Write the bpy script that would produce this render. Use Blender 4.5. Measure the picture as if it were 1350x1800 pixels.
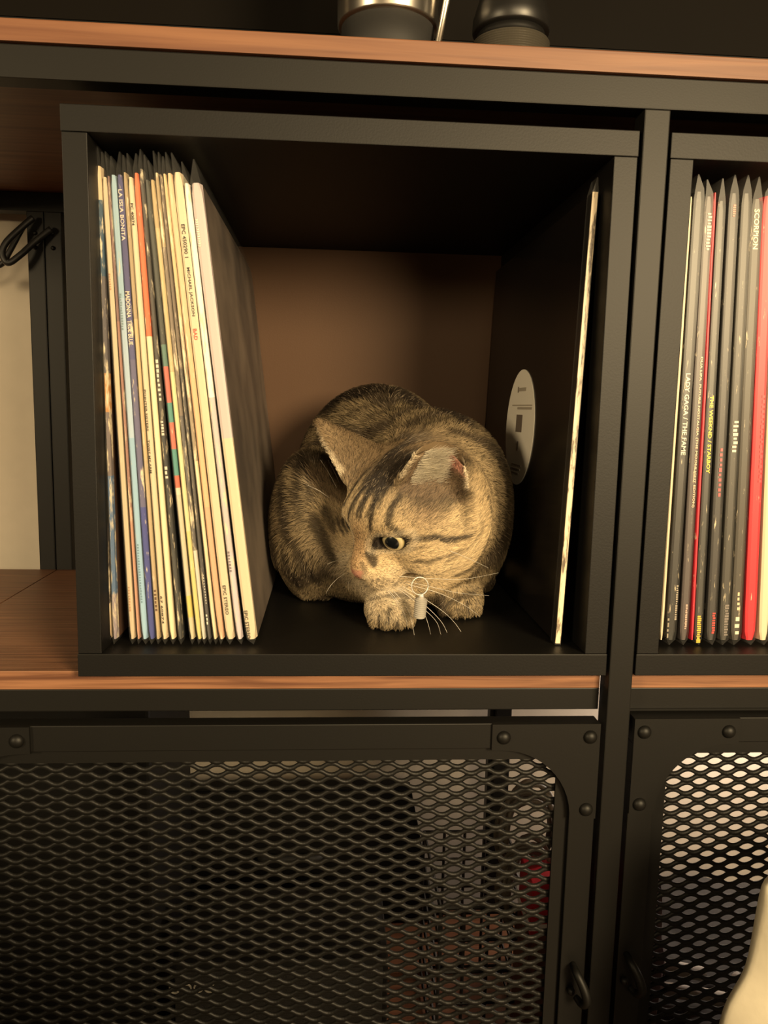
import bpy, bmesh, math, random
import numpy as np
from mathutils import Vector, Matrix
from mathutils.bvhtree import BVHTree

random.seed(7); RNG = np.random.default_rng(7)
S = bpy.context.scene
COL = S.collection
for o in list(bpy.data.objects): bpy.data.objects.remove(o)

# ------------------------------------------------------------------ camera
CAM = np.array([0.1625, -0.4944, 0.1779]); YAW, PITCH, ROLL, FPX = 0.0686, 0.1351, 0.0221, 1359.73
_f = np.array([math.sin(YAW)*math.cos(PITCH), math.cos(YAW)*math.cos(PITCH), -math.sin(PITCH)])
_r = np.array([math.cos(YAW), -math.sin(YAW), 0.0]); _u = np.cross(_r, _f)
_c, _s = math.cos(ROLL), math.sin(ROLL)
CR, CU, CF = _c*_r+_s*_u, -_s*_r+_c*_u, _f
cd = bpy.data.cameras.new('camera'); cam = bpy.data.objects.new('camera', cd); COL.objects.link(cam)
cd.sensor_fit = 'VERTICAL'; cd.sensor_height = 24.0; cd.lens = 24.0*FPX/1800.0; cd.clip_start = 0.01
cam.matrix_world = Matrix(((CR[0], CU[0], -CF[0], CAM[0]), (CR[1], CU[1], -CF[1], CAM[1]), (CR[2], CU[2], -CF[2], CAM[2]), (0, 0, 0, 1)))
S.camera = cam
def ray(x, y): return (x-675)/FPX*CR - (y-900)/FPX*CU + CF
def at(x, y, Y=None, Z=None):
    d = ray(x, y); k = (Y-CAM[1])/d[1] if Y is not None else (Z-CAM[2])/d[2]
    return CAM + k*d

# ------------------------------------------------------------------ world, lamp, exposure
W = bpy.data.worlds.new('room'); S.world = W; W.use_nodes = True
W.node_tree.nodes['Background'].inputs[0].default_value = (1.0, 0.78, 0.52, 1)
W.node_tree.nodes['Background'].inputs[1].default_value = 0.008
def lamp(name, loc, power, radius, col):
    l = bpy.data.lights.new(name, 'POINT'); l.energy = power; l.shadow_soft_size = radius; l.color = col
    o = bpy.data.objects.new(name, l); o.location = loc; COL.objects.link(o); return o
lamp('table_lamp', (0.88, -1.35, 0.50), 190.0, 0.24, (1.0, 0.75, 0.42))
lamp('second_lamp', (-1.15, -1.30, 0.46), 80.0, 0.20, (1.0, 0.75, 0.42))
lamp('front_fill', (0.27, -1.65, 0.60), 40.0, 0.16, (1.0, 0.75, 0.42))  # added fill that brightens the cube's back panel, no known lamp
lamp('night_light', (0.68, 0.27, -0.11), 3.6, 0.02, (1.0, 0.86, 0.72))
S.view_settings.view_transform = 'Standard'; S.view_settings.look = 'None'
S.view_settings.exposure = 0.0; S.view_settings.gamma = 1.0; S.view_settings.use_curve_mapping = False

# ------------------------------------------------------------------ materials
def lin(c):
    r = []
    for v in c[:3]:
        v = v/255.0; r.append(v/12.92 if v <= 0.04045 else ((v+0.055)/1.055)**2.4)
    return (r[0], r[1], r[2], 1.0)
def newmat(name):
    m = bpy.data.materials.new(name); m.use_nodes = True
    return m, m.node_tree, m.node_tree.nodes['Principled BSDF']
def N(nt, t, **kw):
    n = nt.nodes.new(t)
    for k, v in kw.items(): setattr(n, k, v)
    return n
def plain(name, col, rough=0.6, metal=0.0, spec=0.5, grain=0.0, gscale=400.0, gcol=None, bump=0.0):
    m, nt, b = newmat(name)
    b.inputs['Base Color'].default_value = lin(col); b.inputs['Roughness'].default_value = rough
    b.inputs['Metallic'].default_value = metal; b.inputs['Specular IOR Level'].default_value = spec
    if grain or bump:
        tc = N(nt, 'ShaderNodeTexCoord'); no = N(nt, 'ShaderNodeTexNoise'); no.inputs['Scale'].default_value = gscale; no.inputs['Detail'].default_value = 4
        nt.links.new(tc.outputs['Object'], no.inputs['Vector'])
        if grain:
            r = N(nt, 'ShaderNodeMix', data_type='RGBA'); r.inputs[6].default_value = lin(col); r.inputs[7].default_value = lin(gcol or [c*(1-grain) for c in col])
            nt.links.new(no.outputs['Fac'], r.inputs[0]); nt.links.new(r.outputs[2], b.inputs['Base Color'])
        if bump:
            bm = N(nt, 'ShaderNodeBump'); bm.inputs['Strength'].default_value = bump; bm.inputs['Distance'].default_value = 0.001
            nt.links.new(no.outputs['Fac'], bm.inputs['Height']); nt.links.new(bm.outputs[0], b.inputs['Normal'])
    return m
def wood(name, c1, c2, rough=0.5, stretch=(6, 160, 160)):
    m, nt, b = newmat(name)
    tc = N(nt, 'ShaderNodeTexCoord'); mp = N(nt, 'ShaderNodeMapping'); mp.inputs['Scale'].default_value = stretch
    n1 = N(nt, 'ShaderNodeTexNoise'); n1.inputs['Scale'].default_value = 1.0; n1.inputs['Detail'].default_value = 6; n1.inputs['Distortion'].default_value = 0.6
    nt.links.new(tc.outputs['Object'], mp.inputs[0]); nt.links.new(mp.outputs[0], n1.inputs['Vector'])
    cr = N(nt, 'ShaderNodeValToRGB'); cr.color_ramp.elements[0].position = 0.32; cr.color_ramp.elements[1].position = 0.68
    cr.color_ramp.elements[0].color = lin(c2); cr.color_ramp.elements[1].color = lin(c1)
    nt.links.new(n1.outputs['Fac'], cr.inputs[0]); nt.links.new(cr.outputs[0], b.inputs['Base Color'])
    b.inputs['Roughness'].default_value = rough
    bm = N(nt, 'ShaderNodeBump'); bm.inputs['Strength'].default_value = 0.15; bm.inputs['Distance'].default_value = 0.0006
    nt.links.new(n1.outputs['Fac'], bm.inputs['Height']); nt.links.new(bm.outputs[0], b.inputs['Normal'])
    return m
M = {}
M['frame'] = plain('black_powder_coat', (16, 15, 13), 0.5, 0.0, 0.27, grain=0.12, gscale=900, bump=0.03)
M['cube'] = plain('black_foil_board', (13, 12, 11), 0.5, 0.0, 0.25, bump=0.06, gscale=700)
M['cubein'] = plain('brown_hardboard', (80, 57, 39), 0.6, 0.0, 0.25, bump=0.06, gscale=700)
M['wood'] = wood('stained_wood', (122, 82, 56), (94, 56, 35))
M['wood2'] = wood('stained_wood_edge', (138, 96, 68), (84, 50, 32), 0.5, (10, 400, 300))
M['wall'] = plain('painted_wall', (196, 186, 170), 0.85, grain=0.05, gscale=60, bump=0.1)
M['floor'] = wood('floor_boards', (90, 64, 44), (62, 42, 28), 0.45, (4, 60, 60))
M['black'] = plain('matte_black', (14, 13, 12), 0.6, 0.0, 0.2)
M['screen'] = plain('dark_screen_glass', (14, 11, 8), 0.6, 0.0, 0.06)
M['steel'] = plain('brushed_steel', (200, 194, 184), 0.28, 1.0)
M['rubber'] = plain('black_rubber', (26, 25, 24), 0.7)
M['knurl'] = plain('dark_knurled_metal', (74, 70, 62), 0.4, 0.3)
M['cable'] = plain('black_cable', (24, 23, 22), 0.5)
M['silver'] = plain('silver_metal', (190, 186, 178), 0.3, 0.25, 0.9)
M['whisk'] = plain('whisker_white', (245, 240, 230), 0.35)
M['cream'] = plain('cream_fabric', (196, 188, 168), 0.9, 0.0, 0.1, grain=0.06, gscale=120, bump=0.25)
M['paper'] = plain('white_paper', (236, 232, 226), 0.8, grain=0.05, gscale=40, bump=0.2)
M['grey'] = plain('grey_board', (150, 142, 132), 0.7, grain=0.15, gscale=30)
M['darkcloth'] = plain('dark_cloth', (38, 34, 31), 0.9, grain=0.3, gscale=50, bump=0.4)
M['mauve'] = plain('mauve_cloth', (120, 96, 96), 0.9, grain=0.2, gscale=50, bump=0.3)
M['redplastic'] = plain('red_plastic', (190, 40, 52), 0.4)
M['dim'] = plain('pale_print', (150, 145, 135), 0.6)

# ------------------------------------------------------------------ mesh helpers
def bm_box(bm, lo, hi, bev=0.0):
    r = bmesh.ops.create_cube(bm, size=1.0); vs = r['verts']
    for v in vs:
        v.co = Vector([lo[i] + (v.co[i]+0.5)*(hi[i]-lo[i]) for i in range(3)])
    if bev > 0:
        es = list({e for v in vs for e in v.link_edges})
        bmesh.ops.bevel(bm, geom=es, offset=bev, segments=2, profile=0.6, affect='EDGES')
def bm_tube(bm, pts, rad, n=8, cap=True):
    pts = [Vector(p) for p in pts]; rads = rad if hasattr(rad, '__len__') else [rad]*len(pts)
    prev = None; rings = []
    for i, p in enumerate(pts):
        t = (pts[min(i+1, len(pts)-1)] - pts[max(i-1, 0)]).normalized()
        if prev is None:
            a = t.orthogonal().normalized()
        else:
            a = (prev - t*prev.dot(t)); a = a.normalized() if a.length > 1e-6 else t.orthogonal().normalized()
        prev = a; b = t.cross(a)
        rings.append([bm.verts.new(p + (a*math.cos(2*math.pi*k/n) + b*math.sin(2*math.pi*k/n))*rads[i]) for k in range(n)])
    for r0, r1 in zip(rings, rings[1:]):
        for k in range(n): bm.faces.new((r0[k], r0[(k+1) % n], r1[(k+1) % n], r1[k]))
    if cap:
        bm.faces.new(rings[0][::-1]); bm.faces.new(rings[-1])
def bm_lathe(bm, prof, c=(0, 0, 0), n=48):
    rings = []
    for r, z in prof:
        if r < 1e-6: rings.append([bm.verts.new((c[0], c[1], c[2]+z))])
        else: rings.append([bm.verts.new((c[0]+r*math.cos(2*math.pi*k/n), c[1]+r*math.sin(2*math.pi*k/n), c[2]+z)) for k in range(n)])
    for a, b in zip(rings, rings[1:]):
        for k in range(n):
            k2 = (k+1) % n
            if len(a) == 1 and len(b) == 1: continue
            if len(a) == 1: bm.faces.new((a[0], b[k2], b[k]))
            elif len(b) == 1: bm.faces.new((a[k], a[k2], b[0]))
            else: bm.faces.new((a[k], a[k2], b[k2], b[k]))
def bm_prism(bm, poly, y0, y1):               # poly in (x,z), extruded along y
    a = [bm.verts.new((x, y0, z)) for x, z in poly]; b = [bm.verts.new((x, y1, z)) for x, z in poly]
    n = len(poly); bm.faces.new(a); bm.faces.new(b[::-1])
    for i in range(n): bm.faces.new((a[(i+1) % n], a[i], b[i], b[(i+1) % n]))
def obj(name, bm, mat, parent=None, smooth=False, recalc=True):
    if recalc: bmesh.ops.recalc_face_normals(bm, faces=bm.faces)
    me = bpy.data.meshes.new(name); bm.to_mesh(me); bm.free()
    return link(name, me, mat, parent, smooth)
def link(name, me, mat, parent=None, smooth=False):
    o = bpy.data.objects.new(name, me); COL.objects.link(o)
    for m in (mat if isinstance(mat, (list, tuple)) else [mat]):
        if len(me.materials) < (len(mat) if isinstance(mat, (list, tuple)) else 1): me.materials.append(m)
    if smooth: me.polygons.foreach_set('use_smooth', [True]*len(me.polygons))
    if parent is not None:
        o.parent = parent
        root = parent
        while root.parent: root = root.parent
        if not root.get('_local'):            # mesh was written in world coordinates
            me.transform(Matrix.Translation(-Vector(root.location)))
    return o
def tag(o, label, cat, group=None):
    o['label'] = label; o['category'] = cat
    if group: o['group'] = group
    return o
def thing(name, label, cat, loc=(0, 0, 0), group=None, local=False, rot=(0, 0, 0)):
    o = bpy.data.objects.new(name, None); COL.objects.link(o); o.location = loc; o.rotation_euler = rot
    o.empty_display_size = 0.02
    if local: o['_local'] = 1
    return tag(o, label, cat, group)
def box(name, lo, hi, mat, parent=None, bev=0.0008):
    bm = bmesh.new(); bm_box(bm, lo, hi, bev); return obj(name, bm, mat, parent)
def tube(name, pts, rad, mat, parent=None, n=8):
    bm = bmesh.new(); bm_tube(bm, pts, rad, n); return obj(name, bm, mat, parent, True)
def struct(o): o['kind'] = 'structure'; return o
def spline(pts, n=24):
    P = [Vector(p) for p in pts]; P = [P[0]*2-P[1]] + P + [P[-1]*2-P[-2]]; out = []
    for i in range(1, len(P)-2):
        for k in range(n):
            t = k/n; a, b, c, d = P[i-1], P[i], P[i+1], P[i+2]
            out.append(0.5*((2*b) + (c-a)*t + (2*a-5*b+4*c-d)*t*t + (3*b-a-3*c+d)*t**3))
    out.append(P[-2]); return out

# ------------------------------------------------------------------ the setting
ZF = -0.46                                    # floor level (cube stands on z = 0)
YW = 0.385                                    # wall face
struct(box('floor', (-1.6, -2.2, ZF-0.03), (1.9, YW, ZF), M['floor'], None, 0))
struct(box('wall_back', (-1.6, YW, ZF), (1.9, YW+0.05, 1.6), M['wall'], None, 0))

# ------------------------------------------------------------------ upholstered bench added outside the frame to shade the lower doors
def shade_bench():
    t = thing('shade_bench', 'low upholstered bench added out of view to shade the lower doors', 'shade_bench', (-0.45, -0.86, ZF))
    box('cushion', (-1.45, -1.22, -0.06), (0.34, -0.50, 0.085), M['shade_bench'], t, 0.03); box('base', (-1.42, -1.20, -0.36), (0.32, -0.52, -0.061), M['shade_bench'], t, 0.01)
    for x in (-1.38, 0.26):
        for y in (-1.16, -0.60): box('leg', (x, y, ZF), (x+0.05, y+0.05, -0.3605), M['black'], t)
M['shade_bench'] = plain('brown_upholstery', (92, 78, 66), 0.9, grain=0.2, gscale=200, bump=0.3)
shade_bench()

# ------------------------------------------------------------------ media console
con = thing('media_console', 'long media console with black metal frame, brown wood shelves and mesh doors', 'console', (0.36, 0.17, ZF))
XL, XR, YB = -0.62, 0.98, 0.352
box('top_board', (XL, -0.003, 0.3822), (XR, YB, 0.3945), M['wood'], con, 0.0006)
box('top_rail', (XL, 0.0, 0.3635), (XR, 0.016, 0.382), M['frame'], con)
box('rear_top_rail', (XL, 0.332, 0.3635), (XR, 0.348, 0.382), M['frame'], con)
box('crossbar', (-0.215, 0.0165, 0.3635), (-0.199, 0.3315, 0.382), M['frame'], con)
box('post', (0.3520, -0.0005, ZF), (0.3684, 0.0160, 0.3633), M['frame'], con)
box('post', (XL, -0.0005, ZF), (XL+0.0165, 0.0160, 0.3633), M['frame'], con)
box('post', (XR-0.0165, -0.0005, ZF), (XR, 0.0160, 0.3633), M['frame'], con)
for x in (-0.1440, -0.1268):
    p = box('rear_post', (x, 0.329, ZF), (x+0.0166, 0.346, 0.3633), M['frame'], con, 0.0012)
    for z in (0.340, 0.362-0.008):
        bm = bmesh.new(); bmesh.ops.create_uvsphere(bm, u_segments=10, v_segments=6, radius=0.0022)
        bmesh.ops.translate(bm, verts=bm.verts, vec=(x+0.008, 0.3285, z-0.012)); obj('screw_head', bm, M['frame'], p, True)
box('rear_post', (0.3505, 0.329, ZF), (0.3690, 0.346, 0.3633), M['frame'], con, 0.0012)
box('rear_post', (at(852, 1450, Y=0.34)[0], 0.336, ZF), (at(884, 1450, Y=0.34)[0], 0.350, -0.013), M['frame'], con, 0.0008)
# shelf planks with joints running front to back
for a, b in ((XL+0.018, -0.1262), (-0.1252, 0.3500), (0.3690, XR-0.018)):
    box('shelf_board', (a, 0.011, -0.0125), (b, 0.3285, 0.0), M['wood2'], con, 0.0005)
box('shelf_rail', (XL+0.017, 0.012, -0.0285), (0.3505, 0.028, -0.0128), M['frame'], con)
box('shelf_rail', (0.3686, 0.012, -0.0285), (XR-0.017, 0.028, -0.0128), M['frame'], con)
box('door_stop', (0.3690, 0.0165, -0.046), (XR-0.018, 0.021, -0.0286), M['frame'], con)
box('bottom_board', (XL+0.018, 0.018, -0.412), (XR-0.018, 0.3285, -0.400), M['wood'], con)
box('bottom_rail', (XL+0.017, 0.012, -0.430), (XR-0.017, 0.028, -0.4125), M['frame'], con)

# expanded metal sheet: wavy strands meeting at knots
PX, PZ = 0.0194, 0.00505
def mesh_sheet(x0, x1, z0, z1, y):
    bm = bmesh.new(); ns = 10; k = 0; z = z1
    nx = int((x1-x0)/PX*ns)+1
    while z > z0:
        ring = []
        for i in range(nx+1):
            x = min(x0+i*PX/ns, x1); ph = 2*math.pi*x/PX + (math.pi if k % 2 else 0)
            s = math.cos(ph); s = math.copysign(abs(s)**0.8, s)
            zc = z + s*PZ*0.36; hw = 0.00145; tilt = 0.0011
            ring.append([bm.verts.new(q) for q in ((x, y-tilt, zc-hw), (x, y-tilt+0.0009, zc-hw-0.0004), (x, y+tilt, zc+hw), (x, y+tilt-0.0009, zc+hw+0.0004))])
        for a, b in zip(ring, ring[1:]):
            for j in range(4): bm.faces.new((a[j], a[(j+1) % 4], b[(j+1) % 4], b[j]))
        k += 1; z -= PZ
    return bm
def corner_plate(x, z, sx, sz):               # x,z outer corner; sx,sz direction inwards
    w, h, band, rr = 0.0750, 0.0690, 0.0185, 0.046
    P = [(0, 0), (w, 0), (w, band)]
    for i in range(13):                       # concave quarter arc from (rail edge) to (stile edge)
        a = math.pi/2*i/12
        P.append((band+rr-rr*math.sin(a)+0.003*math.cos(a), band+rr-rr*math.cos(a)))
    P += [(band, h), (0, h)]
    return [(x+sx*p, z+sz*q) for p, q in P]
def door(x0, x1, z0, z1, handle_px, hside):
    bm = bmesh.new(); fw = 0.0180
    bm_box(bm, (x0, 0.0012, z1-fw), (x1, 0.0140, z1), 0.0006); bm_box(bm, (x0, 0.0012, z0), (x1, 0.0140, z0+fw), 0.0006)
    bm_box(bm, (x0, 0.0012, z0+fw), (x0+fw, 0.0140, z1-fw), 0.0006); bm_box(bm, (x1-fw, 0.0012, z0+fw), (x1, 0.0140, z1-fw), 0.0006)
    d = obj('door', bm, M['frame'], con); d['label'] = 'black metal door of riveted frame and expanded mesh'
    bm = bmesh.new(); fi = 0.0095; a = fw
    bm_box(bm, (x0+a, 0.0050, z1-a-fi), (x1-a, 0.0070, z1-a)); bm_box(bm, (x0+a, 0.0050, z0+a), (x1-a, 0.0070, z0+a+fi))
    bm_box(bm, (x0+a, 0.0050, z0+a+fi), (x0+a+fi, 0.0070, z1-a-fi)); bm_box(bm, (x1-a-fi, 0.0050, z0+a+fi), (x1-a, 0.0070, z1-a-fi))
    obj('inner_flange', bm, M['frame'], d)
    for cx, cz, sx, sz in ((x0, z1, 1, -1), (x1, z1, -1, -1), (x0, z0, 1, 1), (x1, z0, -1, 1)):
        bm = bmesh.new(); bm_prism(bm, corner_plate(cx, cz, sx, sz), -0.0008, 0.0011)
        obj('corner_plate', bm, M['frame'], d)
        for px_, pz_ in ((0.0070, 0.0092), (0.0670, 0.0092), (0.0070, 0.0620)):
            bm = bmesh.new(); bm_lathe(bm, [(0.0048*math.cos(t), 0.0038*math.sin(t)) for t in [i*math.pi/16 for i in range(9)]], n=20)
            bmesh.ops.rotate(bm, verts=bm.verts, matrix=Matrix.Rotation(math.pi/2, 3, 'X'))
            bmesh.ops.translate(bm, verts=bm.verts, vec=(cx+sx*px_, -0.0007, cz+sz*pz_)); obj('rivet', bm, M['frame'], d, True)
    obj('expanded_mesh', mesh_sheet(x0+fw+0.002, x1-fw-0.002, z0+fw, z1-fw, 0.0095), M['frame'], d, True)
    hx, hz = at(handle_px[0], handle_px[1], Y=-0.005)[[0, 2]]
    pts = spline([(hx-0.003, 0.001, hz+0.011), (hx-0.003, -0.008, hz+0.011), (hx+0.001, -0.013, hz+0.003), (hx+0.003, -0.015, hz-0.005), (hx+0.001, -0.012, hz-0.010), (hx-0.002, -0.006, hz-0.009)], 6)
    h = tube('handle', pts, [0.0022+0.0012*math.sin(math.pi*i/(len(pts)-1)) for i in range(len(pts))], M['frame'], d, 10)
    bm = bmesh.new(); bmesh.ops.create_uvsphere(bm, u_segments=12, v_segments=8, radius=0.003)
    bmesh.ops.translate(bm, verts=bm.verts, vec=(hx-0.004, -0.001, hz-0.0085)); obj('catch_knob', bm, M['frame'], d, True)
door(-0.1070, 0.3484, -0.395, -0.0338, (1017, 1730), 1)
door(0.3722, 0.8270, -0.395, -0.0305, (1112, 1712), -1)

# ------------------------------------------------------------------ black cubes
T = 0.0153; CH = 0.3506
def cube(x0, label):
    x1 = x0+0.35; t = thing('storage_cube', label, 'cube shelf', (x0+0.175, 0.17, 0.0), 'black cubes on the wood shelf'); D = 0.3300
    box('bottom_panel', (x0, 0, 0.0002), (x1, D, T), M['cube'], t, 0.0005)
    box('top_panel', (x0, 0, CH-T), (x1, D, CH), M['cube'], t, 0.0005)
    box('side_panel', (x0+0.0004, 0.0003, T+0.0002), (x0+T, D, CH-T-0.0002), M['cube'], t, 0.0005)
    box('side_panel', (x1-T, 0.0003, T+0.0002), (x1-0.0004, D, CH-T-0.0002), M['cube'], t, 0.0005)
    box('back_panel', (x0+T+0.0002, D-0.006, T+0.0002), (x1-T-0.0002, D-0.001, CH-T-0.0002), M['cubein'], t, 0)
cube(0.0, 'black open cube shelf with a cat crouching inside beside records')
cube(0.3702, 'black open cube shelf of records beyond the metal post, without a cat')

# ------------------------------------------------------------------ records
def spine_mat(name, stops, wear=0.25, wcol=(222, 208, 180), seed=0.0, rough=0.5, H=0.30):
    m, nt, b = newmat(name); b.inputs['Roughness'].default_value = rough
    tc = N(nt, 'ShaderNodeTexCoord'); sx = N(nt, 'ShaderNodeSeparateXYZ'); nt.links.new(tc.outputs['Object'], sx.inputs[0])
    dv = N(nt, 'ShaderNodeMath', operation='DIVIDE'); dv.inputs[1].default_value = H; nt.links.new(sx.outputs['Z'], dv.inputs[0])
    cr = N(nt, 'ShaderNodeValToRGB'); cr.color_ramp.interpolation = 'CONSTANT'; el = cr.color_ramp.elements
    st = sorted(stops); el[0].position = st[0][0]; el[0].color = lin(st[0][1])
    if len(st) == 1: el.remove(el[1])
    else:
        el[1].position = st[1][0]; el[1].color = lin(st[1][1])
        for p, c in st[2:]: e = el.new(p); e.color = lin(c)
    nt.links.new(dv.outputs[0], cr.inputs[0])
    mp = N(nt, 'ShaderNodeMapping'); mp.inputs['Scale'].default_value = (420, 100, 60); mp.inputs['Location'].default_value = (seed*3.1, seed*7.7, seed*1.3)
    no = N(nt, 'ShaderNodeTexNoise'); no.inputs['Scale'].default_value = 1.0; no.inputs['Detail'].default_value = 5; no.inputs['Roughness'].default_value = 0.65
    nt.links.new(tc.outputs['Object'], mp.inputs[0]); nt.links.new(mp.outputs[0], no.inputs['Vector'])
    wr = N(nt, 'ShaderNodeValToRGB'); wr.color_ramp.elements[0].position = 0.66-wear*0.25; wr.color_ramp.elements[1].position = 0.74-wear*0.2
    nt.links.new(no.outputs['Fac'], wr.inputs[0])
    mx = N(nt, 'ShaderNodeMix', data_type='RGBA'); mx.inputs[7].default_value = lin(wcol)
    nt.links.new(wr.outputs[0], mx.inputs[0]); nt.links.new(cr.outputs[0], mx.inputs[6]); nt.links.new(mx.outputs[2], b.inputs['Base Color'])
    return m
def plastic():
    m, nt, b = newmat('clear_plastic_sleeve'); nt.nodes.remove(b)
    out = nt.nodes['Material Output']
    tr = N(nt, 'ShaderNodeBsdfTransparent'); tr.inputs[0].default_value = (0.985, 0.985, 0.98, 1)
    gl = N(nt, 'ShaderNodeBsdfGlossy'); gl.inputs['Roughness'].default_value = 0.34
    df = N(nt, 'ShaderNodeBsdfTranslucent'); df.inputs[0].default_value = (0.9, 0.9, 0.88, 1)
    d2 = N(nt, 'ShaderNodeBsdfDiffuse'); d2.inputs[0].default_value = (0.9, 0.9, 0.88, 1)
    m0 = N(nt, 'ShaderNodeMixShader'); nt.links.new(df.outputs[0], m0.inputs[1]); nt.links.new(d2.outputs[0], m0.inputs[2])
    fr = N(nt, 'ShaderNodeFresnel'); fr.inputs[0].default_value = 1.5
    m1 = N(nt, 'ShaderNodeMixShader'); m1.inputs[0].default_value = 0.022
    nt.links.new(tr.outputs[0], m1.inputs[1]); nt.links.new(m0.outputs[0], m1.inputs[2])
    m2 = N(nt, 'ShaderNodeMixShader'); m2.inputs[0].default_value = 0.018; nt.links.new(m1.outputs[0], m2.inputs[1]); nt.links.new(gl.outputs[0], m2.inputs[2])
    nt.links.new(m2.outputs[0], out.inputs[0]); return m
M['plastic'] = plastic()
RY, RH, RD = 0.0200, 0.3000, 0.3000           # spine plane, sleeve height, sleeve depth
TXT = {}
def text_mesh(s):
    if s in TXT: return TXT[s].copy()
    c = bpy.data.curves.new('lettering', 'FONT'); c.body = s; c.resolution_u = 2; c.offset = 0.018
    o = bpy.data.objects.new('tmp', c); COL.objects.link(o); dg = bpy.context.evaluated_depsgraph_get(); dg.update()
    me = bpy.data.meshes.new_from_object(o.evaluated_get(dg)); bpy.data.objects.remove(o)
    TXT[s] = me; return me.copy()
INK = {}
def ink(col):
    if col not in INK: INK[col] = plain('print_ink', col, 0.5)
    return INK[col]
def lettering(parent, s, ytop, ybot, px, x0, x1, col, z0):
    zt, zb = at(px, ytop, Y=RY)[2]-z0, at(px, ybot, Y=RY)[2]-z0
    if s.startswith('#'):                     # print too small to read: a row of strokes
        bm = bmesh.new(); n = int(s[1:]); st = (zt-zb)/n
        for i in range(n):
            a = x0 + (x1-x0)*random.choice((0, 0, 0.15)); b = x1 - (x1-x0)*random.choice((0, 0, 0.2))
            zc = zt-(i+0.5)*st; h = st*random.uniform(0.22, 0.4)
            bm_box(bm, (a, -0.00045, zc-h), (b, -0.00025, zc+h))
        o = obj('lettering', bm, ink(col), parent)
    else:
        me = text_mesh(s); co = np.empty(len(me.vertices)*3); me.vertices.foreach_get('co', co); co = co.reshape(-1, 3)
        mn, mx = co.min(0), co.max(0)
        u = (co[:, 0]-mn[0])/(mx[0]-mn[0]); v = (co[:, 1]-mn[1])/(mx[1]-mn[1])
        q = np.c_[x0+v*(x1-x0), np.full(len(u), -0.00045), zt-u*(zt-zb)]
        me.vertices.foreach_set('co', q.ravel()); me.update()
        o = link('lettering', me, ink(col), parent)
    return o
def record(i, top, bot, stops, label, group, wear=0.25, wcol=(222, 208, 180), cover=(90, 84, 78), texts=(), sleeve_plastic=True, ytop=310, ybot=1130, peak=0.0, H=RH, drop=0.004):
    z0 = T+drop; H = H+random.uniform(-0.004, 0.003)
    xt0, xt1 = at(top[0], ytop, Y=RY), at(top[1], ytop, Y=RY); xb0, xb1 = at(bot[0], ybot, Y=RY), at(bot[1], ybot, Y=RY)
    ct, cb = (xt0+xt1)/2, (xb0+xb1)/2; t = min(xt1[0]-xt0[0], xb1[0]-xb0[0])*0.97
    ang = math.atan((ct[0]-cb[0])/(ct[2]-cb[2]))
    xb = cb[0]+math.tan(ang)*(z0-cb[2])
    root = thing('record', label, 'record', (xb, RY, z0), group, True, (0, ang, 0))
    h = t/2
    # sleeve body: spine pinched at its two ends
    bm = bmesh.new(); rings = []
    zs = [0, 0.002, 0.006, 0.02, 0.06, 0.1, 0.15, 0.2, 0.25, H-0.02, H-0.006, H-0.002, H]
    for z in zs:
        e = min(z, H-z); k = 0.55+0.45*min(1, e/0.008); j = random.uniform(-1, 1)*0.00012
        ring = [bm.verts.new(p) for p in ((-h*k, RD, z), (-h, 0.006, z), (-h*k+j, 0.0008, z), (-h*k*0.55+j, 0.0, z), (h*k*0.55+j, 0.0, z), (h*k+j, 0.0008, z), (h, 0.006, z), (h*k, RD, z))]
        rings.append(ring)
    for a, b in zip(rings, rings[1:]):
        for q in range(8):
            f = bm.faces.new((a[q], a[(q+1) % 8], b[(q+1) % 8], b[q])); f.material_index = 0 if q in (1, 2, 3, 4, 5) else 1
    bm.faces.new(rings[0][::-1]).material_index = 0; bm.faces.new(rings[-1]).material_index = 0
    bmesh.ops.recalc_face_normals(bm, faces=bm.faces)
    me = bpy.data.meshes.new('sleeve'); bm.to_mesh(me); bm.free()
    cv = cover if not isinstance(cover, tuple) else plain('cover_print', cover, 0.45, grain=0.35, gscale=25)
    link('sleeve', me, [spine_mat('spine_print', stops, wear, wcol, i*1.7, H=H), cv], root)
    for s, y0, y1, f0, f1, col in texts:
        lettering(root, s, y0, y1, (top[0]+bot[0])/2, -h+f0*t, -h+f1*t, col, z0)
    if sleeve_plastic:
        bm = bmesh.new(); g = h+0.0002; pk = random.uniform(-0.8, 0.8)*h if peak == 0 else peak*h; lift = min(random.uniform(0.010, 0.0150), 0.3140-H)
        P = [(random.uniform(-0.5, 0.5)*h, -0.0036), (g*0.85, 0.0005), (g, 0.006), (g, H-0.004), (g*0.8, H+0.002), (pk+0.0004, H+lift), (pk-0.0004, H+lift), (-g*0.8, H+0.002), (-g, H-0.004), (-g, 0.006), (-g*0.85, 0.0005)]
        a = [bm.verts.new((x, -0.0007, z)) for x, z in P]; b = [bm.verts.new((x, RD+0.001, z - (0.004 if z > H+0.005 else 0))) for x, z in P]
        bm.faces.new(a)
        for q in range(len(P)): bm.faces.new((a[(q+1) % len(P)], a[q], b[q], b[(q+1) % len(P)]))
        obj('plastic_sleeve', bm, M['plastic'], root)
    return root
CRM, TAN, KH = (208, 192, 166), (214, 190, 158), (176, 158, 128)
DK, BRN = (46, 44, 43), (98, 84, 72)
def zx(a, b): return (130+a/3.857, 130+b/3.857)
G = 'records in the cat\'s cube'
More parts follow.
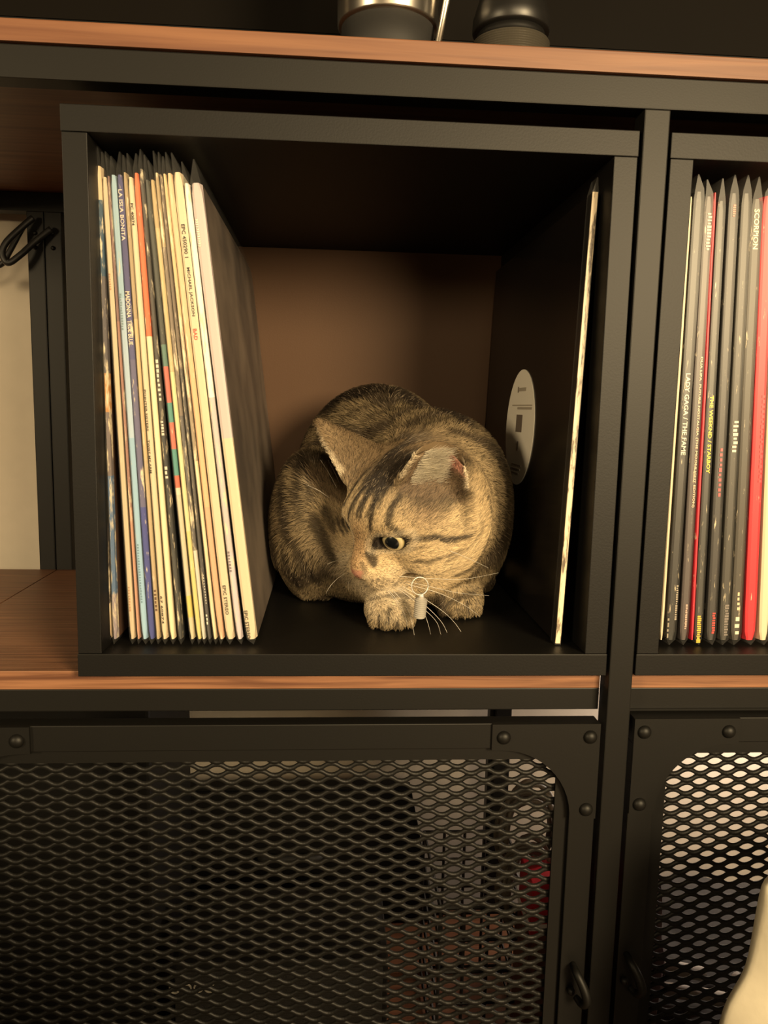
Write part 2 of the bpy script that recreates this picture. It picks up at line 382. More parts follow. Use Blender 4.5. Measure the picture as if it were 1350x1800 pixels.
LEFT = [
 ((120, 152), (216, 256), [(0, TAN), (.08, (70, 62, 60)), (.35, (52, 50, 52)), (.62, (176, 150, 110)), (.75, DK)], 'narrow dark record with flaked spine against the side panel of the cube', .75, BRN, []),
 ((154, 186), (258, 298), [(0, (150, 140, 150)), (.1, (92, 116, 150)), (.36, (120, 110, 110)), (.5, (190, 140, 90)), (.58, (96, 92, 96)), (.78, (60, 84, 104)), (.93, TAN)], 'record with scuffed slate blue spine, second from the side panel', .6, (88, 60, 44), []),
 ((186, 222), (374, 420), [(0, CRM)], 'record with plain peach cream spine right of a dark gap', .2, BRN, [('#9', 1030, 1075, .3, .6, (190, 150, 120)), ('#7', 480, 510, .3, .6, (190, 150, 120))]),
 ((223, 241), (421, 458), [(0, (196, 150, 128)), (.3, (168, 128, 116)), (.7, (140, 112, 108))], 'thin record with dusty pink brown spine', .4, BRN, []),
 ((242, 284), (460, 504), [(0, (150, 186, 214)), (.45, (176, 198, 220)), (.75, (160, 190, 210))], 'record with pale sky blue spine', .15, (110, 130, 150), [('#22', 955, 1060, .3, .55, (110, 140, 160)), ('#14', 515, 580, .3, .6, (126, 150, 160))]),
 ((286, 328), (506, 552), [(0, (70, 76, 140)), (.3, (98, 96, 128)), (.62, (84, 84, 128))], 'record with navy blue spine lettered in pale capitals', .3, (60, 60, 96), [('LA ISLA BONITA', 333, 423, .2, .85, (226, 210, 200)), ('MADONNA  TRUE BLUE', 512, 606, .15, .9, (230, 212, 190))]),
 ((331, 359), (556, 588), [(0, KH), (.4, (190, 168, 130)), (.7, (164, 146, 118))], 'record with khaki spine beside the navy one', .3, BRN, [('#6', 1035, 1075, .3, .9, (96, 74, 58))]),
 ((361, 400), (590, 646), [(0, CRM)], 'record with cream spine and small black capitals', .08, (200, 190, 170), [('PC 40874', 357, 396, .2, .7, (52, 44, 40)), ('POINTER SISTERS', 684, 757, .08, .45, (54, 46, 40)), ('TWIST MY ARM', 772, 831, .08, .45, (54, 46, 40)), ('67 60874', 1047, 1096, .25, .62, (50, 42, 38))]),
 ((402, 440), (650, 692), [(0, (232, 214, 180)), (.62, (232, 214, 180)), (.665, (226, 110, 74))], 'record with spine orange above and cream below', .3, (130, 60, 50), []),
 ((442, 472), (700, 748), [(0, (70, 70, 68)), (.2, (58, 58, 58)), (.45, (74, 70, 66))], 'record with charcoal spine lettered in white', .45, (40, 44, 50), [('#9', 630, 705, .2, .8, (205, 198, 186)), ('#5', 738, 765, .2, .8, (205, 198, 186)), ('#3', 818, 842, .2, .85, (205, 198, 186))]),
 ((474, 508), (784, 826), [(0, (198, 188, 160)), (.05, (208, 190, 110)), (.1, (196, 186, 164)), (.33, (210, 200, 178)), (.345, (196, 104, 84)), (.375, (84, 140, 136)), (.43, (196, 110, 96)), (.49, (86, 140, 134)), (.535, (190, 106, 96)), (.61, (90, 120, 112)), (.66, (70, 72, 68))], 'record with teal and coral banded spine turning grey below', .15, (30, 44, 54), []),
 ((510, 544), (838, 868), [(0, (206, 194, 130)), (.25, (214, 202, 158)), (.6, (190, 172, 132)), (.9, (176, 156, 120))], 'record with pale yellow spine', .35, BRN, []),
 ((546, 574), (870, 896), [(0, (200, 196, 188)), (.2, (96, 92, 90)), (.5, (124, 112, 100)), (.85, (160, 142, 112))], 'slim record with grey brown striped spine', .6, (60, 56, 54), []),
 ((575, 598), (900, 942), [(0, (78, 76, 76)), (.25, (86, 82, 78)), (.6, (112, 100, 88))], 'record with grey spine and small white print low down', .35, (56, 54, 54), [('#11', 1008, 1062, .6, .85, (214, 208, 196)), ('#3', 1078, 1098, .2, .75, (220, 214, 200))]),
 ((600, 626), (944, 976), [(0, (222, 202, 168)), (.4, (150, 136, 116)), (.7, (206, 180, 140))], 'record with torn tan spine edge', .75, BRN, []),
 ((628, 668), (982, 1024), [(0, (206, 164, 136)), (.3, (222, 176, 140)), (.7, (216, 182, 150))], 'record with salmon peach spine', .25, (120, 80, 66), []),
 ((670, 732), (1030, 1096), [(0, CRM)], 'record with wide cream spine and a small red word', .03, (206, 198, 180), [('EPC 450290 1', 391, 450, .3, .72, (60, 54, 48)), ('MICHAEL JACKSON', 467, 553, .3, .72, (60, 54, 48)), ('BAD', 575, 595, .3, .72, (190, 84, 66)), ('EPIC STEREO', 1028, 1080, .3, .68, (62, 56, 50))]),
 ((734, 776), (1100, 1154), [(0, (196, 186, 196)), (.2, (190, 182, 186)), (.55, (236, 230, 226))], 'record with lavender white spine, scuffed below', .45, (70, 66, 76), [('#7', 967, 1005, .15, .5, (120, 112, 116))]),
]
LEFT2 = ((780, 858), (1164, 1252))
for i, (tp, bt, st, lab, wr, cov, tx) in enumerate(LEFT):
    record(i, zx(*tp), zx(*bt), st, lab, G, wr, cover=cov, texts=tx)
# outermost record: its cover faces the cat
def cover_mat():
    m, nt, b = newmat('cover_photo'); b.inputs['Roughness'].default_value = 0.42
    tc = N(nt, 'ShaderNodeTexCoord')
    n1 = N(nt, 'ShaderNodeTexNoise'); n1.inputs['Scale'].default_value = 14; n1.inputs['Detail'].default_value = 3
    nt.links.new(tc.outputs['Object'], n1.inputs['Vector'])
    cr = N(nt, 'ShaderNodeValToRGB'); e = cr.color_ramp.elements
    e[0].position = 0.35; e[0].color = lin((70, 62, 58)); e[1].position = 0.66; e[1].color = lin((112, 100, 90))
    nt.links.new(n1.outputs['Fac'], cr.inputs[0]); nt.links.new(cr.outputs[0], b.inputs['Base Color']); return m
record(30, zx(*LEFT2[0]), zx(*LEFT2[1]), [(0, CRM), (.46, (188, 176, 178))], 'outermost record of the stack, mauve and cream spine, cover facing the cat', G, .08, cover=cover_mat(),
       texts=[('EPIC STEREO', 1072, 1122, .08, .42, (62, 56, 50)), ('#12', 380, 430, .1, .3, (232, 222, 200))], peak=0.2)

# records beyond the post
def rt(a, b): return (1120+a/4.5, 1120+b/4.5)
def rb(a, b): return (1120+a/5.0, 1120+b/5.0)
G2 = 'records in the cube beyond the post'
DG = (44, 43, 42)
RIGHT = [
 ((412, 440), (188, 230), [(0, CRM)], 'thin record with plain cream white spine by the cube side panel', .02, (210, 200, 184), [], False),
 ((446, 528), (246, 334), [(0, DG)], 'thick black spined record lettered in white capitals', .12, (40, 40, 40), [('LADY GAGA / THE FAME', 656, 800, .3, .78, (232, 224, 208)), ('#16', 1028, 1090, .75, .95, (170, 160, 146)), ('#4', 1084, 1122, .02, .2, (150, 140, 124))], True),
 ((532, 602), (356, 452), [(0, (74, 66, 66))], 'record with warm grey spine and pink beige capitals', .12, (60, 54, 54), [('DUA LIPA  FUTURE NOSTALGIA (THE MOONLIGHT EDITION)', 627, 892, .5, .85, (226, 196, 168)), ('#12', 372, 440, .45, .95, (206, 178, 164)), ('#14', 1062, 1106, .5, .75, (206, 170, 158))], True),
 ((604, 630), (462, 496), [(0, (186, 36, 52))], 'thin record with crimson spine', .12, (150, 30, 40), [], False),
 ((632, 704), (498, 562), [(0, (52, 52, 50))], 'record with dark spine lettered in yellow capitals', .2, (40, 40, 40), [('THE WEEKND / STARBOY', 695, 832, .35, .85, (246, 222, 70)), ('#14', 1082, 1130, .25, .8, (226, 186, 60))], True),
 ((726, 802), (598, 692), [(0, (48, 46, 46))], 'record with dark spine and tiny red print', .12, (36, 34, 34), [('#10', 786, 874, .4, .7, (190, 80, 84)), ('#6', 358, 380, .45, .75, (214, 120, 100)), ('#9', 1076, 1114, .5, .85, (196, 64, 58))], True),
 ((826, 904), (712, 808), [(0, (58, 56, 52))], 'record with dark spine and pale ornate print at half height', .12, (44, 42, 40), [('#8', 738, 796, .3, .85, (214, 204, 186)), ('#12', 1062, 1118, .4, .85, (120, 112, 108))], True),
 ((908, 992), (812, 914), [(0, (62, 58, 52))], 'record with dark spine and a bold pale yellow word at the top', .12, (44, 42, 40), [('SCORPION', 366, 437, .25, .75, (250, 236, 186)), ('#4', 1040, 1074, .45, .7, (210, 190, 160)), ('#3', 1082, 1118, .3, .75, (236, 222, 190))], True),
 ((998, 1096), (926, 1052), [(0, (192, 32, 46))], 'thick record with bright red spine', .03, (170, 30, 40), [('#18', 692, 850, .6, .85, (190, 50, 60))], True),
 ((1100, 1180), (1066, 1152), [(0, CRM)], 'record with wide cream spine beside the bright red one', .03, (210, 200, 184), [], True),
 ((1184, 1250), (1160, 1240), [(0, DG)], 'record with dark spine beside the wide cream one', .1, (40, 40, 40), [], True),
]
for i, (tp, bt, st, lab, wr, cov, tx, pl) in enumerate(RIGHT):
    record(40+i, rt(*tp), rb(*bt), st, lab, G2, wr, cover=cov, texts=tx, sleeve_plastic=pl, ytop=351, ybot=1136)

# single in black sleeve leaning on the right, white label showing through the sleeve
def single():
    t0, b0 = at(1046, 340, Y=RY), at(980, 1132, Y=RY)
    z0 = T+0.0015; ang = math.atan((t0[0]-b0[0])/(t0[2]-b0[2])); H = 0.302
    root = thing('record', 'single in glossy black sleeve with round white label, leaning on the empty side', 'record', (b0[0], RY, z0), None, True, (0, ang, 0))
    h = 0.0016; bm = bmesh.new(); bm_box(bm, (-h, 0, 0), (h, 0.300, H), 0.0004)
    mb = plain('glossy_black_sleeve', (22, 20, 19), 0.22)
    obj('sleeve', bm, mb, root)
    bm = bmesh.new(); bm_box(bm, (-h-0.0002, -0.0008, 0.0), (h+0.0002, 0.0004, H), 0.0002)
    obj('worn_edge', bm, spine_mat('worn_white_edge', [(0, (226, 208, 178))], .6, (92, 78, 62), 3.3), root)
    cy, cz = 0.150, 0.146; bm = bmesh.new()
    bm_lathe(bm, [(0, 0), (0.0495, 0), (0.0495, 0.0004), (0, 0.0004)], n=64)
    bmesh.ops.rotate(bm, verts=bm.verts, matrix=Matrix.Rotation(-math.pi/2, 3, 'Y')); bmesh.ops.translate(bm, verts=bm.verts, vec=(-h-0.0001, cy, cz))
    lb = obj('disc_label', bm, plain('label_paper', (226, 222, 212), 0.7), root)
    g1, g2 = ink((168, 160, 148)), ink((110, 100, 92)); X = -h-0.0008
    def mark(y0, y1, za, zb, m): box('print_mark', (X, cy+y0, cz+za), (X+0.0002, cy+y1, cz+zb), m, lb, 0)
    mark(-0.016, 0.010, 0.031, 0.034, g1); mark(0.010, 0.013, 0.030, 0.035, g2)
    mark(-0.040, 0.030, 0.0185, 0.0195, g1); mark(-0.040, 0.010, 0.0155, 0.0175, g1)
    mark(-0.010, 0.011, -0.004, 0.011, g2); mark(-0.002, 0.002, -0.020, -0.012, g2)
    for k in range(3): mark(-0.018+0.004*k, 0.016, -0.033-0.0035*k, -0.0318-0.0035*k, g1)
    bm = bmesh.new(); P = [(-h-0.0004, -0.001), (h+0.0004, -0.001), (h+0.0004, H), (0.0008, H+0.009), (0.0002, H+0.009), (-h-0.0004, H)]
    bm_prism(bm, P, -0.0012, 0.0100); bmesh.ops.delete(bm, geom=[f for f in bm.faces if abs(f.normal.y) > 0.9], context='FACES_ONLY')
    obj('plastic_sleeve', bm, M['plastic'], root)
single()

# ------------------------------------------------------------------ things on the top board
TOPZ = 0.3946
def standing(name, label, cat, loc): return thing(name, label, cat, loc, None, True)
c = at(682, 40, Y=0.042); t = standing('tumbler', 'brushed steel tumbler with black base on the top board', 'tumbler', (c[0], 0.042, TOPZ))
bm = bmesh.new(); bm_lathe(bm, [(0, 0.024), (0.0315, 0.024), (0.0325, 0.0255), (0.0338, 0.12), (0.0338, 0.16), (0.031, 0.16), (0, 0.158)]); obj('steel_body', bm, M['steel'], t, True)
bm = bmesh.new(); bm_lathe(bm, [(0, 0), (0.0285, 0), (0.0295, 0.001), (0.0300, 0.0238), (0, 0.0238)]); obj('black_base', bm, M['rubber'], t, True)
c = at(898, 60, Y=0.034); t = standing('grinder', 'black cylindrical grinder with knurled lower ring on the top board', 'grinder', (c[0], 0.034, TOPZ))
bm = bmesh.new(); prof = [(0, 0), (0.0238, 0), (0.0246, 0.001)]
for k in range(10): prof += [(0.0244, 0.0018+k*0.0014), (0.0250, 0.0025+k*0.0014)]
prof += [(0.0244, 0.0160), (0.0228, 0.0168), (0, 0.0168)]
bm_lathe(bm, prof, n=72); obj('knurled_ring', bm, M['knurl'], t)
bm = bmesh.new(); bm_lathe(bm, [(0, 0.0169), (0.0215, 0.0169), (0.0215, 0.0218), (0, 0.0218)]); obj('neck', bm, M['black'], t, True)
bm = bmesh.new(); bm_lathe(bm, [(0, 0.0219), (0.0240, 0.0219), (0.0248, 0.023), (0.0246, 0.030), (0.0215, 0.040), (0.0205, 0.044), (0.020, 0.11), (0.018, 0.115), (0, 0.115)]); obj('body', bm, plain('satin_black', (20, 19, 18), 0.4), t, True)
a = at(766, 74, Y=0.02); b = at(788, -12, Y=0.03); a[2] = TOPZ+0.0005; k = b-a; k = k/np.linalg.norm(k)  # rod added in place of the highlight along a dark vessel's edge
tag(tube('highlight_rod', [a, a+k*0.10, a+k*0.19], 0.0022, M['steel'], None, 10), 'thin polished metal straw standing in for an edge highlight between the tumbler and the grinder', 'rod')
tv = thing('television', 'wide black flat television standing behind the cups on the top board', 'television', (0.2, 0.23, TOPZ))
bm = bmesh.new(); bm_box(bm, (-0.50, 0.20, TOPZ+0.006), (0.95, 0.235, 1.15), 0.002); obj('casing', bm, M['black'], tv)
box('screen', (-0.49, 0.1985, TOPZ+0.090), (0.94, 0.1998, 1.14), M['screen'], tv, 0)
for x in (-0.2, 0.65): box('foot', (x, 0.15, TOPZ), (x+0.03, 0.28, TOPZ+0.0055), M['black'], tv)

# ------------------------------------------------------------------ left bay: cable loop on the wall side
P = [at(x, y, Y=Y) for x, y, Y in ((58, 383, .322), (40, 398, .318), (12, 425, .312), (4, 445, .31), (14, 462, .31), (36, 448, .314), (58, 428, .32), (90, 402, .324))]
tag(tube('power_cable', spline(P, 8), 0.0032, M['cable'], None, 10), 'black power cable looped below the top board against the wall', 'cable')
P = [at(x, y, Y=Y) for x, y, Y in ((-60, 480, .33), (-20, 472, .33), (4, 463, .33), (18, 440, .33), (40, 400, .335), (52, 388, .335))]
tag(tube('power_cable', spline(P, 8), 0.0028, M['cable'], None, 10), 'thinner black cable running off beside the looped one', 'cable')

# ------------------------------------------------------------------ contents of the cabinets (z = -0.40 is their board)
ZB = -0.3998
e = standing('black_speaker', 'low black speaker box with pale round marks, behind the wide mesh door', 'speaker', (0.085, 0.14, ZB))
bm = bmesh.new(); bm_box(bm, (-0.05, -0.05, 0.0), (0.13, 0.05, 0.125), 0.006); obj('casing', bm, M['black'], e)
bm = bmesh.new(); bm_box(bm, (-0.045, -0.0525, 0.008), (0.125, -0.0502, 0.118), 0.001); obj('grille_cloth', bm, plain('grille_cloth', (30, 28, 26), 0.9, bump=0.4, gscale=1500), e)
mk = at(340, 1736, Y=0.087); bm = bmesh.new()
for k, (dx, rr) in enumerate(((-0.015, 0.004), (-0.0055, 0.0035), (0.004, 0.0035), (0.013, 0.004))):
    pts = [(mk[0]-0.085+dx+rr*math.cos(a_), -0.0535, mk[2]-ZB+rr*math.sin(a_)) for a_ in np.linspace(0.6 if k in (0, 3) else 0, 5.6 if k in (0, 3) else 6.28, 14)]
    bm_tube(bm, pts, 0.0009, 6)
obj('pale_mark', bm, M['dim'], e, True)
e = standing('black_box', 'tall plain black box near the hinge side of the wide mesh door', 'box', (-0.12, 0.22, ZB))
xr = at(264, 1365, Y=0.12)[0]+0.12
bm = bmesh.new(); bm_box(bm, (-0.14, -0.10, 0), (xr, 0.08, 0.362), 0.003); obj('carton', bm, M['black'], e); box('lid', (-0.142, -0.102, 0.3622), (xr+0.002, 0.082, 0.3685), M['black'], e)
e = standing('dark_suitcase', 'wide dark case leaning at the back of the cabinet behind the speaker', 'case', (0.12, 0.325, ZB))
c0, c1, c2 = at(300, 1388, Y=0.305)[0]-0.12, at(722, 1388, Y=0.305)[0]-0.12, at(765, 1690, Y=0.305)[0]-0.12; zt = at(480, 1386, Y=0.305)[2]-ZB
bm = bmesh.new(); bm_prism(bm, [(c0, 0), (c2, 0), (c1, zt), (c0, zt)], -0.02, 0.003); bmesh.ops.bevel(bm, geom=list(bm.edges), offset=0.004, segments=2, affect='EDGES'); obj('shell', bm, M['black'], e)
bm = bmesh.new(); bm_tube(bm, spline([(-0.03, -0.0205, zt*0.55), (-0.025, -0.034, zt*0.55), (0.03, -0.034, zt*0.55), (0.035, -0.0205, zt*0.55)], 5), 0.004, 8); obj('handle', bm, M['rubber'], e, True)
# cables and small things right of the speaker
for q, (cx, cy, cz, r0, lab) in enumerate(((930, 1470, .15, .034, 'coil of dark grey cable hanging high by the rear post'), (925, 1560, .12, .030, 'coil of dark cable with pale ties, lower by the rear post'))):
    ctr = at(cx, cy, Y=cz); pts = []
    for k in range(150):
        a_ = k/150*math.pi*2*5; rr = r0*(1+0.16*math.sin(a_*0.73+q)); pts.append((ctr[0]+rr*0.72*math.cos(a_), ctr[1]+0.010*math.sin(a_*1.37), ctr[2]+rr*1.25*math.sin(a_)))
    t = thing('cable_coil', lab, 'cable', (ctr[0], ctr[1], ctr[2]-r0))
    tube('cable', pts, 0.0026, plain('grey_cable', (88, 80, 70), 0.5), t, 7)
    bm = bmesh.new(); bm_tube(bm, [(ctr[0]+0.018, ctr[1]-0.012, ctr[2]+0.028), (ctr[0]+0.028, ctr[1]-0.014, ctr[2]+0.014), (ctr[0]+0.031, ctr[1]-0.012, ctr[2]-0.004)], 0.003, 8); obj('tie', bm, M['paper'], t, True)
e = standing('cable_basket', 'dark wire basket under the cable coils', 'basket', (0.315, 0.17, ZB))
bm = bmesh.new()
for k in range(6):
    z = 0.004+k*0.03
    bm_tube(bm, [(-0.055, -0.06, z), (0.028, -0.06, z), (0.028, 0.06, z), (-0.055, 0.06, z), (-0.055, -0.06, z)], 0.0018, 6)
for k in range(5):
    for y in (-0.06, 0.06): bm_tube(bm, [(-0.055+k*0.02075, y, 0.004), (-0.055+k*0.02075, y, 0.154)], 0.0015, 6)
obj('wire', bm, M['cable'], e)
p = at(962, 1592, Y=0.075); e = standing('red_box', 'small red and white box standing on a wooden block behind the mesh', 'box', (p[0]+0.008, 0.10, p[2]-0.03))
box('carton', (-0.020, -0.02, 0), (0.022, 0.02, 0.046), M['redplastic'], e, 0.001); box('white_band', (-0.0205, -0.0205, 0.004), (0.0225, 0.0205, 0.010), M['paper'], e, 0.0005)
e = standing('wooden_block', 'upright brown wooden block that carries the small red box', 'block', (p[0]+0.008, 0.10, ZB))
bm = bmesh.new(); bm_box(bm, (-0.022, -0.022, 0), (0.023, 0.022, p[2]-0.03-ZB-0.0005), 0.001); obj('body', bm, M['wood'], e)

# right cabinet: white bags over dark bundles
def crumple(name, label, cat, lo, hi, mat, seed, amp=0.012, group=None, sub=5, squash=0.35):
    e_ = thing(name, label, cat, ((lo[0]+hi[0])/2, (lo[1]+hi[1])/2, lo[2]), group, True)
    bm = bmesh.new(); bmesh.ops.create_icosphere(bm, subdivisions=sub, radius=1.0)
    rng = np.random.default_rng(seed); K = rng.normal(size=(14, 3))*3.0; ph = rng.uniform(0, 6.28, 14)
    hs = [(hi[i]-lo[i])/2 for i in range(3)]
    for v in bm.verts:
        d = np.array(v.co); w = sum(np.abs(np.sin(K[j]@d*(1+j*0.18)+ph[j]))/(1+j*0.35) for j in range(14))-2.2
        q = np.sign(d)*np.abs(d)**squash if squash < 1 else d
        q = q/max(1e-6, np.max(np.abs(q)))*0.55 + d*0.45
        q = q*(1+w*amp/hs[0])
        v.co = (q[0]*hs[0], q[1]*hs[1], max(0.0, (q[2]+1)*hs[2]))
    obj('body', bm, mat, e_, True); return e_
e = crumple('dark_bundle', 'dark cloth bundle slumped inside the narrow cabinet', 'bundle', (0.415, 0.06, ZB), (0.66, 0.24, at(1260, 1585, Y=0.20)[2]), M['darkcloth'], 8, 0.012)
bm = bmesh.new(); bm_tube(bm, spline([(-0.06, -0.122, 0.15), (-0.03, -0.130, 0.11), (-0.025, -0.132, 0.07), (0.0, -0.13, 0.03)], 5), 0.004, 8); obj('pale_cord', bm, M['grey'], e, True)
e = crumple('mauve_pouch', 'tall mauve pouch standing between the dark bundle and the metal post', 'pouch', (0.374, 0.03, ZB), (0.412, 0.056, at(1165, 1572, Y=0.04)[2]), M['mauve'], 5, 0.004, sub=4)
for k in range(2):
    p = at(1175+k*38, 1700+k*45, Y=0.045)
    e = thing('paper_roll', ('pale paper roll low behind the narrow door, upper one', 'pale paper roll low behind the narrow door, lower one')[k], 'paper roll', (p[0], 0.045, p[2]))
    bm = bmesh.new(); bm_tube(bm, [(p[0]-0.030, 0.046, p[2]+0.004), (p[0], 0.045, p[2]), (p[0]+0.028, 0.044, p[2]-0.006)], 0.0055, 14); obj('sheet', bm, M['grey'], e, True)

# ------------------------------------------------------------------ cream fabric bag on the floor in front of the narrow door
def cream_bag():
    yc = -0.105; e_ = thing('fabric_bag', 'tall cream fabric bag standing on the floor before the narrow door', 'bag', (0.44, yc, ZF))
    L = [(1338, 1552), (1335, 1580), (1324, 1630), (1312, 1690), (1300, 1722), (1272, 1762), (1262, 1800), (1252, 1850), (1236, 1960), (1228, 2150), (1226, 2330)]
    rows = []
    tp = at(1352, 1542, Y=yc)
    for x, y in [(1352, 1542)]+L:
        p = at(x, y, Y=yc); rows.append((p[0], p[2]))
    rows.append((rows[-1][0], ZF+0.001))
    bm = bmesh.new(); rings = []; n = 128
    for i, (x, z) in enumerate(rows):
        xr = 0.60 - 0.02*math.sin(i) if i else 0.56; cx, hx = (x+xr)/2, (xr-x)/2; hy = 0.046+0.008*math.sin(i*0.9) if i > 0 else 0.012
        if i == 1: hy = 0.030
        ring = []
        for k in range(n):                    # pillow section: two bowed panels meeting in a seam
            q = 2*k/n; u = -1+2*q if q < 1 else 3-2*q; sd = -1 if q < 1 else 1
            yy = hy*(1-abs(u)**2.2)+0.0015; yy *= 1+0.07*math.sin(7*u+i*0.8)
            ring.append(bm.verts.new((cx+hx*u, yc+sd*yy, max(z, ZF+0.0005))))
        rings.append(ring)
    for a_, b_ in zip(rings, rings[1:]):
        for k in range(n): bm.faces.new((a_[k], a_[(k+1) % n], b_[(k+1) % n], b_[k]))
    bm.faces.new(rings[0]); bm.faces.new(rings[-1])
    bd = obj('body', bm, M['cream'], e_, True); md = bd.modifiers.new('soft', 'SUBSURF'); md.levels = md.render_levels = 1
    z0_ = rows[0][1]
    bm = bmesh.new(); bm_tube(bm, spline([(rows[0][0]+0.02, yc-0.02, z0_-0.004), (rows[0][0]+0.05, yc-0.03, z0_+0.05), (rows[0][0]+0.10, yc-0.03, z0_+0.05), (rows[0][0]+0.13, yc-0.02, z0_-0.004)], 6), 0.006, 8); obj('handle', bm, M['cream'], e_, True)
cream_bag()

# ------------------------------------------------------------------ the cat
HC = np.array([0.2055, 0.0675, 0.0954]); HS = 1.038e-3
HL, HFW, HU = np.array([0.822, -0.565, -0.074]), np.array([-0.546, -0.743, -0.386]), np.array([-0.163, -0.358, 0.919])
_a = math.radians(16.0); HL, HFW = math.cos(_a)*HL+math.sin(_a)*HFW, math.cos(_a)*HFW-math.sin(_a)*HL
_b = math.radians(11.0); HFW, HU = math.cos(_b)*HFW-math.sin(_b)*HU, math.cos(_b)*HU+math.sin(_b)*HFW
_e = HC+1.038e-3*(18.8*HL+30.0*HFW+5.5*HU); HC = HC+at(687, 951, Y=_e[1])-_e
HM = np.stack([HL, HFW, HU], 1)               # head local (cat's left, forward, up) in mm -> world
def h2w(p): return HC + (np.asarray(p, float)*HS) @ HM.T
def w2h(p): return ((p-HC) @ HM)/HS
def ell(P, c, r):
    q = (P-np.asarray(c, np.float32))/np.asarray(r, np.float32); k0 = np.sqrt((q*q).sum(-1)); k1 = np.sqrt(((q/np.asarray(r, np.float32))**2).sum(-1))+1e-9
    return k0*(k0-1)/k1
def cap(P, a, b, ra, rb):
    a, b = np.asarray(a, np.float32), np.asarray(b, np.float32); ab = b-a; t = np.clip(((P-a)@ab)/(ab@ab), 0, 1)
    d = P-a-t[..., None]*ab; return np.sqrt((d*d).sum(-1))-(ra+(rb-ra)*t)
def smin(a, b, k): h = np.maximum(k-np.abs(a-b), 0)/k; return np.minimum(a, b)-h*h*k*0.25
def smax(a, b, k): return -smin(-a, -b, k)
EYES = [(18.8, 25.5, 5.5), (-18.8, 25.5, 5.5)]; EYE_R = 9.2
EARS = {  # base centre, tip, opening direction (head mm)
  1: dict(b=(29, -6, 27), t=(51, -15, 75), o=(0.70, 0.68, 0.16), w=25.0, k=0.50),
 -1: dict(b=(-30, -8, 26), t=(-77, -4, 58), o=(-0.95, 0.12, 0.32), w=26.0, k=0.75)}
def ear_frame(e):
    b, t, o = (np.array(e[k], float) for k in 'bto'); ax = t-b; L = np.linalg.norm(ax); ax /= L
    o = o-ax*(o@ax); o /= np.linalg.norm(o); return b, ax, o, np.cross(ax, o), L
def ear_uvt(P, e):
    b, ax, o, w, L = ear_frame(e); d = P-b; return d@w, d@o, (d@ax)/L, L
def ear_w(e, t): return np.maximum(e['w']*np.clip(1.03-t, 0.0, 1.3)**e['k'], 1.5)
def ear_sdf(P, e):
    u, v, t, L = ear_uvt(P, e); tc = np.clip(t, -0.3, 1.0)
    a = ear_w(e, tc)
    un = u/a; dep = 9.5*(1-tc)+2.5
    vm = dep*(un*un-0.62)
    sh = np.abs(v-vm)/np.sqrt(1+(2*dep*un/a)**2)-(1.5+1.2*np.clip(0.4-tc, 0, 1))
    return smax(smax(sh, np.abs(u)-a, 2.0), np.maximum((t-1.0)*L, (-0.35-t)*L), 2.0)
def head_sdf(P):                              # P in head mm
    d = ell(P, (0, -6, 6), (38, 43, 34))
    d = smin(d, ell(P, (0, 12, 16), (27, 26, 17)), 10)
    for s in (1, -1):
        d = smin(d, ell(P, (s*25, 4, -13), (23, 25, 21)), 12)
        d = smin(d, ell(P, (s*16, 25, 15), (11, 9, 7)), 7)
    d = smin(d, cap(P, (0, 20, 9), (0, 45.5, -10.5), 14.5, 8.4), 9)
    d = smin(d, ell(P, (0, 20, -21), (20, 26, 13)), 9)
    for s in (1, -1): d = smin(d, ell(P, (s*9.6, 39.5, -21), (11.5, 12.5, 9)), 5)
    d = smin(d, ell(P, (0, 36, -31), (9.5, 10, 7)), 5)
    d = smin(d, ell(P, (0, 50.5, -14.0), (6.0, 4.2, 4.6)), 3)
    for c in EYES:
        s = np.sign(c[0]); d = smax(d, -ell(P, (c[0]+s*0.8, c[1]+6.5, c[2]), (9.0, 8.5, 6.8)), 2.5)
    for s in (1, -1): d = smin(d, ear_sdf(P, EARS[s]), 5.0)
    return d
PW = {  # paws on the cube floor
  'a': np.array([0.2080, 0.0700, T]), 'b': np.array([0.2640, 0.1020, T])}
